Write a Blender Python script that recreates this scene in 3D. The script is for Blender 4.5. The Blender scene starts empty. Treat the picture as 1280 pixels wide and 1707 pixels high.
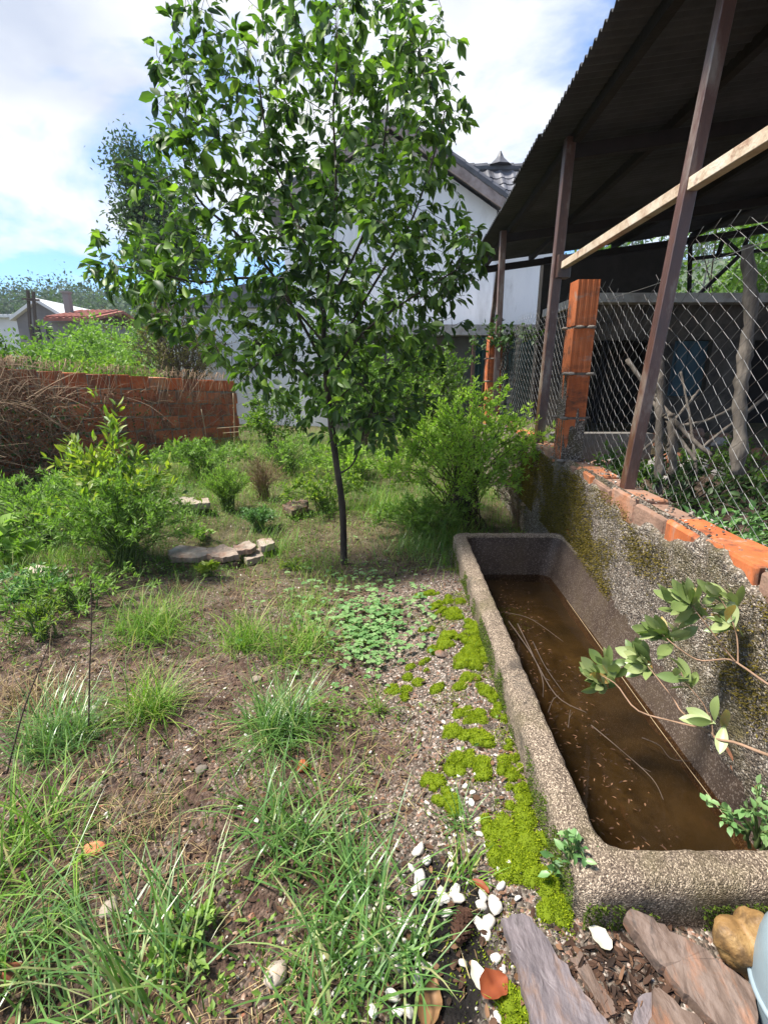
import bpy, bmesh, math
import numpy as np
from mathutils import Vector, Matrix, Euler

SC = bpy.context.scene
COL = SC.collection
R = math.radians
rng = np.random.default_rng(11)

# ------------------------------------------------------------------ camera, light, exposure
F_PX, TH, EYE = 820.0, R(15.86), 1.5
cd = bpy.data.cameras.new('camera')
cd.sensor_fit = 'VERTICAL'; cd.sensor_height = 24.0; cd.lens = 24.0 * F_PX / 1707.0
cd.clip_start = 0.02; cd.clip_end = 2000
cam = bpy.data.objects.new('camera', cd); COL.objects.link(cam)
cam.location = (0, 0, EYE); cam.rotation_euler = (math.pi / 2 - TH, 0, 0)
SC.camera = cam

SUN_EL, SUN_AZ = R(60), R(-90)          # azimuth from +Y towards +X
SKY_STRENGTH, CLOUD = 0.11, 3.95
world = bpy.data.worlds.new('World'); SC.world = world; world.use_nodes = True
def build_world():
    nt = world.node_tree; nt.nodes.clear(); N = nt.nodes.new; L = nt.links.new
    out = N('ShaderNodeOutputWorld'); bg = N('ShaderNodeBackground'); bg.inputs['Strength'].default_value = SKY_STRENGTH
    sky = N('ShaderNodeTexSky'); sky.sky_type = 'NISHITA'; sky.sun_disc = False
    sky.sun_elevation = SUN_EL; sky.sun_rotation = SUN_AZ
    sky.air_density = 1.0; sky.dust_density = 0.2; sky.ozone_density = 1.5
    tc = N('ShaderNodeTexCoord'); sep = N('ShaderNodeSeparateXYZ'); L(tc.outputs['Generated'], sep.inputs[0])
    zz = N('ShaderNodeMath'); zz.operation = 'ADD'; zz.inputs[1].default_value = 0.32
    mx = N('ShaderNodeMath'); mx.operation = 'MAXIMUM'; mx.inputs[1].default_value = 0.0
    L(sep.outputs['Z'], mx.inputs[0]); L(mx.outputs[0], zz.inputs[0])
    dv = N('ShaderNodeVectorMath'); dv.operation = 'DIVIDE'
    cb = N('ShaderNodeCombineXYZ'); 
    for i in range(3): L(zz.outputs[0], cb.inputs[i])
    L(tc.outputs['Generated'], dv.inputs[0]); L(cb.outputs[0], dv.inputs[1])
    mp = N('ShaderNodeMapping'); mp.inputs['Location'].default_value = (3.35, 1.6, 0.4); L(dv.outputs[0], mp.inputs['Vector'])
    n1 = N('ShaderNodeTexNoise'); n1.inputs['Scale'].default_value = 1.5; n1.inputs['Detail'].default_value = 8; n1.inputs['Roughness'].default_value = 0.58
    n1.inputs['Distortion'].default_value = 0.35
    L(mp.outputs[0], n1.inputs['Vector'])
    r1 = N('ShaderNodeValToRGB'); r1.color_ramp.elements[0].position = 0.44; r1.color_ramp.elements[1].position = 0.57
    L(n1.outputs['Fac'], r1.inputs[0])
    n2 = N('ShaderNodeTexNoise'); n2.inputs['Scale'].default_value = 2.3; n2.inputs['Detail'].default_value = 5
    mp2 = N('ShaderNodeMapping'); mp2.inputs['Location'].default_value = (9.1, 4.2, 2.0); L(dv.outputs[0], mp2.inputs['Vector']); L(mp2.outputs[0], n2.inputs['Vector'])
    r2 = N('ShaderNodeValToRGB'); r2.color_ramp.elements[0].position = 0.34; r2.color_ramp.elements[1].position = 0.56
    r2.color_ramp.elements[0].color = (0.60 * CLOUD, 0.66 * CLOUD, 0.80 * CLOUD, 1); r2.color_ramp.elements[1].color = (CLOUD * .97, CLOUD * .99, CLOUD * 1.03, 1)
    L(n2.outputs['Fac'], r2.inputs[0])
    # clear sky slightly brightened by thin veil
    ml = N('ShaderNodeMix'); ml.data_type = 'RGBA'; ml.inputs['Factor'].default_value = 1.0; ml.blend_type = 'MULTIPLY'
    L(sky.outputs[0], ml.inputs[6]); ml.inputs[7].default_value = (.42, .66, .92, 1)
    mix = N('ShaderNodeMix'); mix.data_type = 'RGBA'
    L(r1.outputs['Color'], mix.inputs['Factor']); L(ml.outputs[2], mix.inputs[6]); L(r2.outputs['Color'], mix.inputs[7])
    L(mix.outputs[2], bg.inputs['Color']); L(bg.outputs[0], out.inputs['Surface'])
build_world()
sd = bpy.data.lights.new('sun', 'SUN'); sd.energy = 4.3; sd.angle = R(13); sd.color = (1.0, 0.95, 0.87)
sun = bpy.data.objects.new('sun', sd); COL.objects.link(sun)
_sd = Vector((math.sin(SUN_AZ) * math.cos(SUN_EL), math.cos(SUN_AZ) * math.cos(SUN_EL), math.sin(SUN_EL)))
sun.rotation_euler = _sd.to_track_quat('Z', 'Y').to_euler(); sun.location = (-4, 6, 14)
SC.view_settings.view_transform = 'Standard'; SC.view_settings.look = 'None'
SC.view_settings.exposure = 1.38; SC.view_settings.gamma = 1.0; SC.view_settings.use_curve_mapping = False
SC.render.engine = 'CYCLES'
SC.cycles.max_bounces = 8; SC.cycles.transparent_max_bounces = 12; SC.cycles.use_denoising = True

# ------------------------------------------------------------------ measuring helpers (photo pixel -> place)
CT, ST = math.cos(TH), math.sin(TH)
def ray(px, py):
    a, b = (px - 640) / F_PX, (853.5 - py) / F_PX
    return np.array([a, CT + b * ST, -ST + b * CT])
def onz(px, py, z=0.0):
    r = ray(px, py); t = (z - EYE) / r[2]; return np.array([0, 0, EYE]) + r * t
def ony(px, py, y):
    r = ray(px, py); return np.array([0, 0, EYE]) + r * (y / r[1])
def onzc(px, py, zc):
    return np.array([0, 0, EYE]) + ray(px, py) * zc
def proj(P):
    P = np.asarray(P, float); x, y, z = P[..., 0], P[..., 1], P[..., 2] - EYE
    zc = y * CT - z * ST; up = y * ST + z * CT
    return 640 + F_PX * x / zc, 853.5 - F_PX * up / zc, zc

# ------------------------------------------------------------------ noise
def _h(ix, iy, iz, seed):
    n = (ix.astype(np.int64) * 374761393 + iy.astype(np.int64) * 668265263 + iz.astype(np.int64) * 2147483647 + seed * 974634777) & 0xFFFFFFFF
    n = ((n ^ (n >> 13)) * 1274126177) & 0xFFFFFFFF
    return ((n ^ (n >> 16)) & 0xFFFF) / 65535.0
def vn(x, y, z=0.0, seed=0):
    x, y, z = np.broadcast_arrays(np.asarray(x, float), np.asarray(y, float), np.asarray(z, float))
    ix, iy, iz = np.floor(x), np.floor(y), np.floor(z); fx, fy, fz = x - ix, y - iy, z - iz
    fx, fy, fz = [f * f * (3 - 2 * f) for f in (fx, fy, fz)]
    r = 0
    for a in (0, 1):
        for b in (0, 1):
            for c in (0, 1):
                w = (fx if a else 1 - fx) * (fy if b else 1 - fy) * (fz if c else 1 - fz)
                r = r + w * _h(ix + a, iy + b, iz + c, seed)
    return r * 2 - 1
def fbm(x, y, z=0.0, seed=0, o=3):
    r, a, s = 0, 1.0, 1.0
    for k in range(o):
        r = r + a * vn(np.asarray(x) * s, np.asarray(y) * s, np.asarray(z) * s, seed + k * 17); a *= .5; s *= 2.03
    return r
def sstep(a, b, x):
    t = np.clip((np.asarray(x, float) - a) / (b - a), 0, 1); return t * t * (3 - 2 * t)

# ------------------------------------------------------------------ mesh building
class MB:
    def __init__(s): s.V = []; s.F = []; s.A = []; s.n = 0
    def add(s, V, F, rnd=None):
        V = np.asarray(V, float).reshape(-1, 3); k = len(V)
        fl = F if isinstance(F, list) else [F]
        for f in fl:
            f = np.asarray(f, np.int64)
            if f.size: s.F.append(f + s.n)
        s.V.append(V)
        s.A.append(np.full(k, .5) if rnd is None else np.broadcast_to(np.asarray(rnd, float), (k,)))
        s.n += k; return s
    def mesh(s, name, off=(0, 0, 0), smooth=False, attrs=None):
        V = np.concatenate(s.V) - np.asarray(off, float)
        me = bpy.data.meshes.new(name)
        nl = sum(f.size for f in s.F); nf = sum(len(f) for f in s.F)
        me.vertices.add(len(V)); me.vertices.foreach_set('co', V.astype(np.float32).ravel())
        me.loops.add(nl); me.loops.foreach_set('vertex_index', np.concatenate([f.ravel() for f in s.F]).astype(np.int32))
        st = np.concatenate([np.full(len(f), f.shape[1]) for f in s.F]); starts = np.concatenate([[0], np.cumsum(st)[:-1]])
        me.polygons.add(nf); me.polygons.foreach_set('loop_start', starts.astype(np.int32))
        me.polygons.foreach_set('use_smooth', np.full(nf, bool(smooth)))
        at = me.attributes.new('rnd', 'FLOAT', 'POINT'); at.data.foreach_set('value', np.concatenate(s.A).astype(np.float32))
        for k, v in (attrs or {}).items():
            at = me.attributes.new(k, 'FLOAT', 'POINT'); at.data.foreach_set('value', np.asarray(v, np.float32))
        me.update(calc_edges=True); me.validate()
        return me
def wloc(o):
    p = np.zeros(3)
    while o is not None: p += np.array(o.location); o = o.parent
    return p
def link(name, me, mat=None, parent=None):
    o = bpy.data.objects.new(name, me); COL.objects.link(o)
    if mat is not None and len(me.materials) == 0: me.materials.append(mat)
    if parent is not None: o.parent = parent
    return o
def build(name, mb, mat, parent=None, smooth=False, kind=None, origin=None, attrs=None):
    off = wloc(parent) if parent is not None else np.zeros(3)
    loc = np.zeros(3)
    if origin is not None: loc = np.asarray(origin, float) - off
    me = mb.mesh(name, off + loc, smooth, attrs)
    o = link(name, me, mat, parent); o.location = loc
    if kind: o['kind'] = kind
    return o
def tag(o, label, cat, group=None, kind=None):
    o['label'] = label; o['category'] = cat
    if group: o['group'] = group
    if kind: o['kind'] = kind
    return o
def thing(name, label, cat, loc=(0, 0, 0), group=None):
    o = bpy.data.objects.new(name, None); COL.objects.link(o); o.location = tuple(float(v) for v in loc); o.empty_display_size = .1
    return tag(o, label, cat, group)

def box(mb, c, size, rot=None, rnd=None):
    sx, sy, sz = [v / 2 for v in size]
    V = np.array([[x, y, z] for x in (-sx, sx) for y in (-sy, sy) for z in (-sz, sz)])
    if rot is not None: V = V @ np.array(Euler(rot).to_matrix()).T
    F = np.array([[0, 1, 3, 2], [4, 6, 7, 5], [0, 4, 5, 1], [2, 3, 7, 6], [0, 2, 6, 4], [1, 5, 7, 3]])
    return mb.add(V + np.asarray(c), F, rnd)
def frame_of(d, hint=(0, 0, 1)):
    d = np.asarray(d, float); d = d / np.linalg.norm(d); h = np.asarray(hint, float)
    if abs(d @ h) > .97: h = np.array([1.0, 0, 0])
    s = np.cross(h, d); s /= np.linalg.norm(s); return d, s, np.cross(d, s)
def bar(mb, p, q, w, h, hint=(0, 0, 1)):
    """square-section bar from p to q with bevelled edges"""
    p, q = np.asarray(p, float), np.asarray(q, float); d, s, u = frame_of(q - p, hint); b = min(w, h) * .05
    prof = [(-w/2 + b, -h/2), (w/2 - b, -h/2), (w/2, -h/2 + b), (w/2, h/2 - b), (w/2 - b, h/2), (-w/2 + b, h/2), (-w/2, h/2 - b), (-w/2, -h/2 + b)]
    V = [p + s * a + u * c for a, c in prof] + [q + s * a + u * c for a, c in prof]
    F = np.array([[i, (i + 1) % 8, 8 + (i + 1) % 8, 8 + i] for i in range(8)])
    return mb.add(V, [F, np.array([[7, 6, 5, 4, 3, 2, 1, 0]]), np.array([[8, 9, 10, 11, 12, 13, 14, 15]])])
def tube(mb, pts, rad, k=6, rnd=None, cap=True):
    pts = np.asarray(pts, float); n = len(pts); rad = np.broadcast_to(np.asarray(rad, float), (n,))
    T = np.gradient(pts, axis=0); T /= np.linalg.norm(T, axis=1)[:, None] + 1e-12
    u = np.cross(T[0], [0.31, .2, .93]); u /= np.linalg.norm(u)
    V = []; ang = np.arange(k) * 2 * math.pi / k
    for i in range(n):
        u = u - T[i] * (u @ T[i]); u /= np.linalg.norm(u) + 1e-12; v = np.cross(T[i], u)
        V.append(pts[i] + rad[i] * (np.cos(ang)[:, None] * u + np.sin(ang)[:, None] * v))
    V = np.concatenate(V); i = np.arange(n - 1)[:, None] * k; j = np.arange(k)[None, :]; j2 = (j + 1) % k
    F = [np.stack([i + j, i + j2, i + k + j2, i + k + j], -1).reshape(-1, 4)]
    if cap: F.append(np.arange(k)[::-1][None, :]); F.append((n - 1) * k + np.arange(k)[None, :])
    return mb.add(V, F, rnd)
def smooth_path(P, n=12):
    P = np.asarray(P, float); t = np.linspace(0, 1, len(P)); tt = np.linspace(0, 1, n)
    out = []
    for x in tt:
        i = min(int(x * (len(P) - 1)), len(P) - 2); f = x * (len(P) - 1) - i
        p0, p1, p2, p3 = P[max(i - 1, 0)], P[i], P[i + 1], P[min(i + 2, len(P) - 1)]
        out.append(.5 * ((2 * p1) + (-p0 + p2) * f + (2 * p0 - 5 * p1 + 4 * p2 - p3) * f**2 + (-p0 + 3 * p1 - 3 * p2 + p3) * f**3))
    return np.array(out)
def nrm(a): return a / (np.linalg.norm(a, axis=-1, keepdims=True) + 1e-12)

# leaf templates: (t along, s across, h up)
LEAF = dict(
    broad=np.array([[0, 0, 0], [.28, -.40, .05], [.28, 0, -.03], [.28, .40, .05], [.62, -.42, .02], [.62, 0, -.08], [.62, .42, .02], [1, 0, -.22]]),
    lance=np.array([[0, 0, 0], [.3, -.42, .04], [.3, 0, -.02], [.3, .42, .04], [.68, -.36, 0], [.68, 0, -.05], [.68, .36, 0], [1, 0, -.12]]))
LF = [np.array([[0, 2, 1], [0, 3, 2], [4, 5, 7], [5, 6, 7]]), np.array([[1, 2, 5, 4], [2, 3, 6, 5]])]
def leaves(mb, P, D, L, W, kind='broad', rnd=None, up=None, tilt=.5, r=rng):
    """many leaves: base points P, directions D, lengths L, widths W"""
    P = np.asarray(P, float); n = len(P); D = nrm(np.asarray(D, float))
    U = np.tile([0, 0, 1.0], (n, 1)) if up is None else np.asarray(up, float)
    U = nrm(U + r.normal(0, tilt, (n, 3))); S = nrm(np.cross(U, D)); Nn = np.cross(D, S)
    T = LEAF[kind]; L = np.broadcast_to(L, (n,)); W = np.broadcast_to(W, (n,))
    dro = r.uniform(.3, 1.6, n)
    V = P[:, None] + D[:, None] * (T[:, 0] * L[:, None])[..., None] + S[:, None] * (T[:, 1] * W[:, None])[..., None] + Nn[:, None] * (T[:, 2] * L[:, None] * dro[:, None])[..., None]
    k = len(T); base = (np.arange(n) * k)[:, None, None]
    rr = r.uniform(0, 1, n) if rnd is None else np.broadcast_to(rnd, (n,))
    mb.add(V.reshape(-1, 3), [(f[None] + base).reshape(-1, f.shape[1]) for f in LF], np.repeat(rr, k)); return mb
def leaflets(mb, P, D, L, W, rnd=None, r=rng, up=None):
    """cheap 2-triangle leaves for small or distant foliage"""
    P = np.asarray(P, float); n = len(P); D = nrm(np.asarray(D, float)); U = nrm(r.normal(0, .7, (n, 3)) + (np.array([0, 0, .8]) if up is None else up))
    S = nrm(np.cross(U, D)); L = np.broadcast_to(L, (n,))[:, None]; W = np.broadcast_to(W, (n,))[:, None]; Nn = np.cross(D, S)
    V = np.stack([P, P + D * L * .5 - S * W * .5 + Nn * W * .1, P + D * L, P + D * L * .5 + S * W * .5 + Nn * W * .1], 1)
    b = (np.arange(n) * 4)[:, None]; rr = r.uniform(0, 1, n) if rnd is None else np.broadcast_to(rnd, (n,))
    return mb.add(V.reshape(-1, 3), np.concatenate([b + [[0, 1, 2]], b + [[0, 2, 3]]]), np.repeat(rr, 4))
def blades(mb, P, az, L, lean, curv, w, rnd, nseg=4):
    P = np.asarray(P, float); n = len(P); az, L, lean, curv, w, rnd = [np.broadcast_to(np.asarray(v, float), (n,)) for v in (az, L, lean, curv, w, rnd)]
    h = np.stack([np.cos(az), np.sin(az), np.zeros(n)], 1); s = np.stack([-np.sin(az), np.cos(az), np.zeros(n)], 1)
    pts = [P]; ph = lean.copy(); st = L / nseg
    for k in range(nseg):
        a = lean + curv * ((k + .5) / nseg) ** 1.3
        pts.append(pts[-1] + (h * np.sin(a)[:, None] + np.array([0, 0, 1.0]) * np.cos(a)[:, None]) * st[:, None])
    V = []
    for k in range(nseg):
        ww = (w * (.75 + .25 * (k == 1)) * (1 - .8 * (k / nseg) ** 2) / 2)[:, None]
        V += [pts[k] - s * ww, pts[k] + s * ww]
    V.append(pts[-1]); V = np.stack(V, 1); m = V.shape[1]; b = (np.arange(n) * m)[:, None]
    Q = np.concatenate([b + [[2*k, 2*k+1, 2*k+3, 2*k+2]] for k in range(nseg - 1)]) if nseg > 1 else np.zeros((0, 4), int)
    T = b + [[2*(nseg-1), 2*(nseg-1)+1, 2*nseg]]
    return mb.add(V.reshape(-1, 3), [Q, T], np.repeat(rnd, m))
def ico(sub):
    bm = bmesh.new(); bmesh.ops.create_icosphere(bm, subdivisions=sub, radius=1)
    V = np.array([v.co[:] for v in bm.verts]); F = np.array([[v.index for v in f.verts] for f in bm.faces]); bm.free(); return V, F
ICO = {k: ico(k) for k in (1, 2, 3, 4)}
def stones(mb, P, size, r=rng, sub=1, flat=.6, rnd=None, ang=.28):
    V0, F0 = ICO[sub]; n = len(P); k = len(V0)
    sc = np.stack([r.uniform(.7, 1.25, n), r.uniform(.6, 1.0, n), r.uniform(.6, 1.2, n) * flat], 1) * np.broadcast_to(size, (n,))[:, None] / 2
    jit = 1 + r.normal(0, ang, (n, k, 1)).clip(-.5, .5)
    A = nrm(r.normal(0, 1, (n, 3)) * [.35, .35, .1] + [0, 0, 1]); X = nrm(np.cross(A, nrm(r.normal(0, 1, (n, 3))))); Y = np.cross(A, X)
    L = V0[None] * jit * sc[:, None]
    V = np.asarray(P)[:, None] + L[..., :1] * X[:, None] + L[..., 1:2] * Y[:, None] + L[..., 2:] * A[:, None]
    rr = r.uniform(0, 1, n) if rnd is None else np.broadcast_to(rnd, (n,))
    return mb.add(V.reshape(-1, 3), (F0[None] + (np.arange(n) * k)[:, None, None]).reshape(-1, 3), np.repeat(rr, k))

# ------------------------------------------------------------------ materials
def newmat(name):
    m = bpy.data.materials.new(name); m.use_nodes = True; nt = m.node_tree; nt.nodes.clear()
    return m, nt, nt.nodes.new, nt.links.new
def ramp(N, stops):
    r = N('ShaderNodeValToRGB'); e = r.color_ramp.elements
    while len(e) < len(stops): e.new(.5)
    for el, (p, c) in zip(e, stops): el.position = p; el.color = (*c, 1)
    return r
def rock(name, stops, scale=6, detail=8, rough=.85, bump=.4, bscale=None, speck=None, wave=None, objrnd=.25, patch=None, bdist=.01, spec=.3, metal=0.0, attr=0.0, stretch=(1, 1, 1)):
    """opaque weathered material: noise ramp + speckle + patch colours + bump"""
    m, nt, N, L = newmat(name)
    out = N('ShaderNodeOutputMaterial'); p = N('ShaderNodeBsdfPrincipled'); L(p.outputs[0], out.inputs[0])
    p.inputs['Roughness'].default_value = rough; p.inputs['Specular IOR Level'].default_value = spec; p.inputs['Metallic'].default_value = metal
    tc = N('ShaderNodeTexCoord'); oi = N('ShaderNodeObjectInfo')
    ad = N('ShaderNodeVectorMath'); ad.operation = 'ADD'
    ml = N('ShaderNodeVectorMath'); ml.operation = 'SCALE'; ml.inputs['Scale'].default_value = 37.0
    cx = N('ShaderNodeCombineXYZ'); L(oi.outputs['Random'], cx.inputs[0]); L(oi.outputs['Random'], cx.inputs[1]); L(cx.outputs[0], ml.inputs[0])
    mpg = N('ShaderNodeMapping'); mpg.inputs['Scale'].default_value = stretch; L(tc.outputs['Object'], mpg.inputs[0])
    L(mpg.outputs[0], ad.inputs[0]); L(ml.outputs[0], ad.inputs[1]); vec = ad.outputs[0]
    n = N('ShaderNodeTexNoise'); n.inputs['Scale'].default_value = scale; n.inputs['Detail'].default_value = detail; n.inputs['Roughness'].default_value = .62; L(vec, n.inputs['Vector'])
    fac = n.outputs['Fac']
    if objrnd or attr:
        src = oi.outputs['Random']
        if attr:
            an = N('ShaderNodeAttribute'); an.attribute_name = 'rnd'; src = an.outputs['Fac']
        k = attr or objrnd
        mr = N('ShaderNodeMath'); mr.operation = 'MULTIPLY_ADD'; mr.inputs[1].default_value = k; mr.inputs[2].default_value = -k / 2; L(src, mr.inputs[0])
        a2 = N('ShaderNodeMath'); a2.operation = 'ADD'; L(fac, a2.inputs[0]); L(mr.outputs[0], a2.inputs[1]); fac = a2.outputs[0]
    rp = ramp(N, stops); L(fac, rp.inputs[0]); col = rp.outputs[0]
    if speck:   # (scale, colour, threshold, strength)
        for sscale, scol, th, stren in speck:
            v = N('ShaderNodeTexVoronoi'); v.inputs['Scale'].default_value = sscale; L(vec, v.inputs['Vector'])
            sp = N('ShaderNodeSeparateColor'); L(v.outputs['Color'], sp.inputs[0])
            g = N('ShaderNodeMath'); g.operation = 'GREATER_THAN'; g.inputs[1].default_value = th; L(sp.outputs[0], g.inputs[0])
            g2 = N('ShaderNodeMath'); g2.operation = 'MULTIPLY'; g2.inputs[1].default_value = stren; L(g.outputs[0], g2.inputs[0])
            mx = N('ShaderNodeMix'); mx.data_type = 'RGBA'; L(g2.outputs[0], mx.inputs['Factor']); L(col, mx.inputs[6]); mx.inputs[7].default_value = (*scol, 1); col = mx.outputs[2]
    if patch:   # list of (scale, lo, hi, colour, strength)
        for ps, lo, hi, pc, st in patch:
            pn = N('ShaderNodeTexNoise'); pn.inputs['Scale'].default_value = ps; pn.inputs['Detail'].default_value = 7; pn.inputs['Roughness'].default_value = .65; L(vec, pn.inputs['Vector'])
            mr = N('ShaderNodeMapRange'); mr.inputs['From Min'].default_value = lo; mr.inputs['From Max'].default_value = hi; mr.inputs['To Max'].default_value = st; L(pn.outputs['Fac'], mr.inputs['Value'])
            mx = N('ShaderNodeMix'); mx.data_type = 'RGBA'; L(mr.outputs[0], mx.inputs['Factor']); L(col, mx.inputs[6]); mx.inputs[7].default_value = (*pc, 1); col = mx.outputs[2]
    L(col, p.inputs['Base Color'])
    if bump:
        b = N('ShaderNodeBump'); b.inputs['Strength'].default_value = bump; b.inputs['Distance'].default_value = bdist
        bn = N('ShaderNodeTexNoise'); bn.inputs['Scale'].default_value = bscale or scale * 4; bn.inputs['Detail'].default_value = 6; L(vec, bn.inputs['Vector'])
        h = bn.outputs['Fac']
        if speck:
            vv = N('ShaderNodeTexVoronoi'); vv.inputs['Scale'].default_value = speck[0][0]; L(vec, vv.inputs['Vector'])
            sm = N('ShaderNodeMath'); sm.operation = 'SUBTRACT'; L(h, sm.inputs[0]); L(vv.outputs['Distance'], sm.inputs[1]); h = sm.outputs[0]
        L(h, b.inputs['Height']); L(b.outputs[0], p.inputs['Normal'])
    return m
def leafmat(name, stops, trans=.35, rough=.42, spec=.35, tboost=(1.25, 1.5, .6), objrnd=0.0, vein=False):
    m, nt, N, L = newmat(name)
    out = N('ShaderNodeOutputMaterial'); p = N('ShaderNodeBsdfPrincipled'); t = N('ShaderNodeBsdfTranslucent'); mx = N('ShaderNodeMixShader')
    a = N('ShaderNodeAttribute'); a.attribute_name = 'rnd'; fac = a.outputs['Fac']
    if objrnd:
        oi = N('ShaderNodeObjectInfo'); fac = oi.outputs['Random']
    tc = N('ShaderNodeTexCoord'); n = N('ShaderNodeTexNoise'); n.inputs['Scale'].default_value = 45; n.inputs['Detail'].default_value = 3; L(tc.outputs['Object'], n.inputs['Vector'])
    m1 = N('ShaderNodeMath'); m1.operation = 'MULTIPLY_ADD'; m1.inputs[1].default_value = .24; m1.inputs[2].default_value = -.12; L(n.outputs['Fac'], m1.inputs[0])
    m2 = N('ShaderNodeMath'); m2.operation = 'ADD'; L(fac, m2.inputs[0]); L(m1.outputs[0], m2.inputs[1])
    r = ramp(N, stops); L(m2.outputs[0], r.inputs[0])
    L(r.outputs[0], p.inputs['Base Color']); p.inputs['Roughness'].default_value = rough; p.inputs['Specular IOR Level'].default_value = spec
    tb = N('ShaderNodeMix'); tb.data_type = 'RGBA'; tb.blend_type = 'MULTIPLY'; tb.inputs['Factor'].default_value = 1; L(r.outputs[0], tb.inputs[6]); tb.inputs[7].default_value = (*tboost, 1)
    L(tb.outputs[2], t.inputs['Color']); mx.inputs[0].default_value = trans
    L(p.outputs[0], mx.inputs[1]); L(t.outputs[0], mx.inputs[2]); L(mx.outputs[0], out.inputs[0])
    return m

M = {}
M['leaf_tree'] = leafmat('leaf_tree', [(0, (.025, .055, .018)), (.5, (.08, .15, .03)), (.8, (.16, .27, .04)), (1, (.26, .38, .06))], .42, .45, .4)
M['leaf_tree_obj'] = leafmat('leaf_tree_obj', [(0, (.025, .055, .018)), (.5, (.08, .15, .03)), (.8, (.16, .27, .04)), (1, (.26, .38, .06))], .42, .5, .3, objrnd=1)
M['leaf_laurel'] = leafmat('leaf_laurel', [(0, (.12, .18, .05)), (.5, (.21, .27, .09)), (.95, (.34, .39, .17)), (1, (.45, .24, .06))], .2, .38, .5, objrnd=1)
M['leaf_yellow'] = leafmat('leaf_yellow', [(0, (.07, .14, .025)), (.4, (.13, .22, .03)), (1, (.34, .38, .05))], .45, .45, .35)
M['leaf_herb'] = leafmat('leaf_herb', [(0, (.08, .15, .03)), (.5, (.16, .27, .05)), (1, (.28, .41, .09))], .4, .5, .3)
M['leaf_broom'] = leafmat('leaf_broom', [(0, (.09, .17, .03)), (.5, (.20, .33, .05)), (1, (.36, .48, .08))], .45, .5, .3)
M['leaf_dark'] = leafmat('leaf_dark', [(0, (.018, .04, .014)), (.5, (.035, .075, .022)), (1, (.07, .12, .035))], .3, .5, .3)
M['leaf_blue'] = leafmat('leaf_blue', [(0, (.06, .15, .045)), (.6, (.13, .26, .085)), (1, (.26, .39, .16))], .3, .4, .4)
M['leaf_hedge'] = leafmat('leaf_hedge', [(0, (.05, .10, .02)), (.5, (.10, .19, .03)), (1, (.24, .32, .05))], .4, .5, .3)
M['leaf_olive'] = leafmat('leaf_olive', [(0, (.05, .055, .02)), (.5, (.10, .10, .035)), (1, (.19, .16, .06))], .25, .7, .2)
M['leaf_far'] = leafmat('leaf_far', [(0, (.03, .055, .03)), (.5, (.05, .085, .045)), (1, (.08, .12, .06))], .3, .7, .2)
M['grass'] = leafmat('grass', [(0, (.06, .13, .02)), (.45, (.12, .24, .03)), (.75, (.22, .36, .045)), (.9, (.27, .33, .08)), (1, (.42, .36, .17))], .35, .5, .35)
M['grass_blue'] = leafmat('grass_blue', [(0, (.06, .14, .035)), (.5, (.13, .25, .06)), (.85, (.22, .36, .09)), (1, (.36, .36, .17))], .3, .33, .6)
M['straw'] = leafmat('straw', [(0, (.09, .055, .03)), (.5, (.26, .18, .09)), (1, (.48, .38, .2))], .15, .8, .2)
M['dead_leaf'] = leafmat('dead_leaf', [(0, (.022, .014, .01)), (.5, (.075, .04, .025)), (1, (.20, .11, .06))], .1, .8, .2)
M['moss'] = leafmat('moss', [(0, (.06, .075, .01)), (.5, (.19, .26, .010)), (1, (.38, .43, .02))], .3, .8, .15)
M['moss_dark'] = leafmat('moss_dark', [(0, (.03, .05, .008)), (.5, (.07, .11, .012)), (1, (.13, .17, .02))], .2, .8, .15)
M['moss_ochre'] = leafmat('moss_ochre', [(0, (.05, .04, .01)), (.5, (.13, .10, .02)), (1, (.22, .17, .03))], .2, .9, .15)
M['bark'] = rock('bark', [(.25, (.02, .016, .013)), (.5, (.055, .043, .034)), (.8, (.13, .105, .085))], 14, bump=.6, bscale=60, objrnd=.1, stretch=(1, 1, .35))
M['twig'] = rock('twig', [(.25, (.03, .022, .017)), (.6, (.09, .065, .048))], 20, bump=.3)
M['dry_stem'] = rock('dry_stem', [(.25, (.12, .07, .042)), (.6, (.30, .20, .12)), (.9, (.46, .35, .23))], 9, bump=.2, attr=.5)
M['green_stem'] = rock('green_stem', [(.2, (.05, .09, .025)), (.7, (.12, .17, .05))], 9, bump=.1)
M['laurel_stem'] = rock('laurel_stem', [(.3, (.16, .10, .06)), (.7, (.32, .20, .13))], 25, bump=.2)
M['grey_wood'] = rock('grey_wood', [(.25, (.035, .03, .025)), (.5, (.11, .092, .075)), (.8, (.22, .19, .155))], 30, bump=.7, bscale=50, stretch=(1, 1, .25))
M['brick'] = rock('brick', [(.2, (.19, .042, .016)), (.5, (.40, .095, .03)), (.8, (.55, .17, .06))], 5, bump=.35, bscale=90, objrnd=.25,
                  patch=[(7, .54, .70, (.05, .035, .028), .75), (16, .6, .75, (.33, .28, .22), .5)])
M['brick_bright'] = rock('brick_bright', [(.2, (.26, .065, .022)), (.5, (.43, .115, .035)), (.8, (.52, .18, .075))], 5, bump=.3, bscale=90, objrnd=.2,
                  patch=[(9, .50, .66, (.055, .035, .026), .85), (14, .57, .70, (.30, .25, .20), .7)], stretch=(1, 1, .4))
M['brick_weathered'] = rock('brick_weathered', [(.2, (.12, .07, .05)), (.45, (.28, .17, .12)), (.62, (.46, .16, .06)), (.9, (.36, .28, .22))], 6, bump=.5, bscale=70, objrnd=.3,
                  patch=[(6, .52, .66, (.10, .085, .065), .7)])
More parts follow.
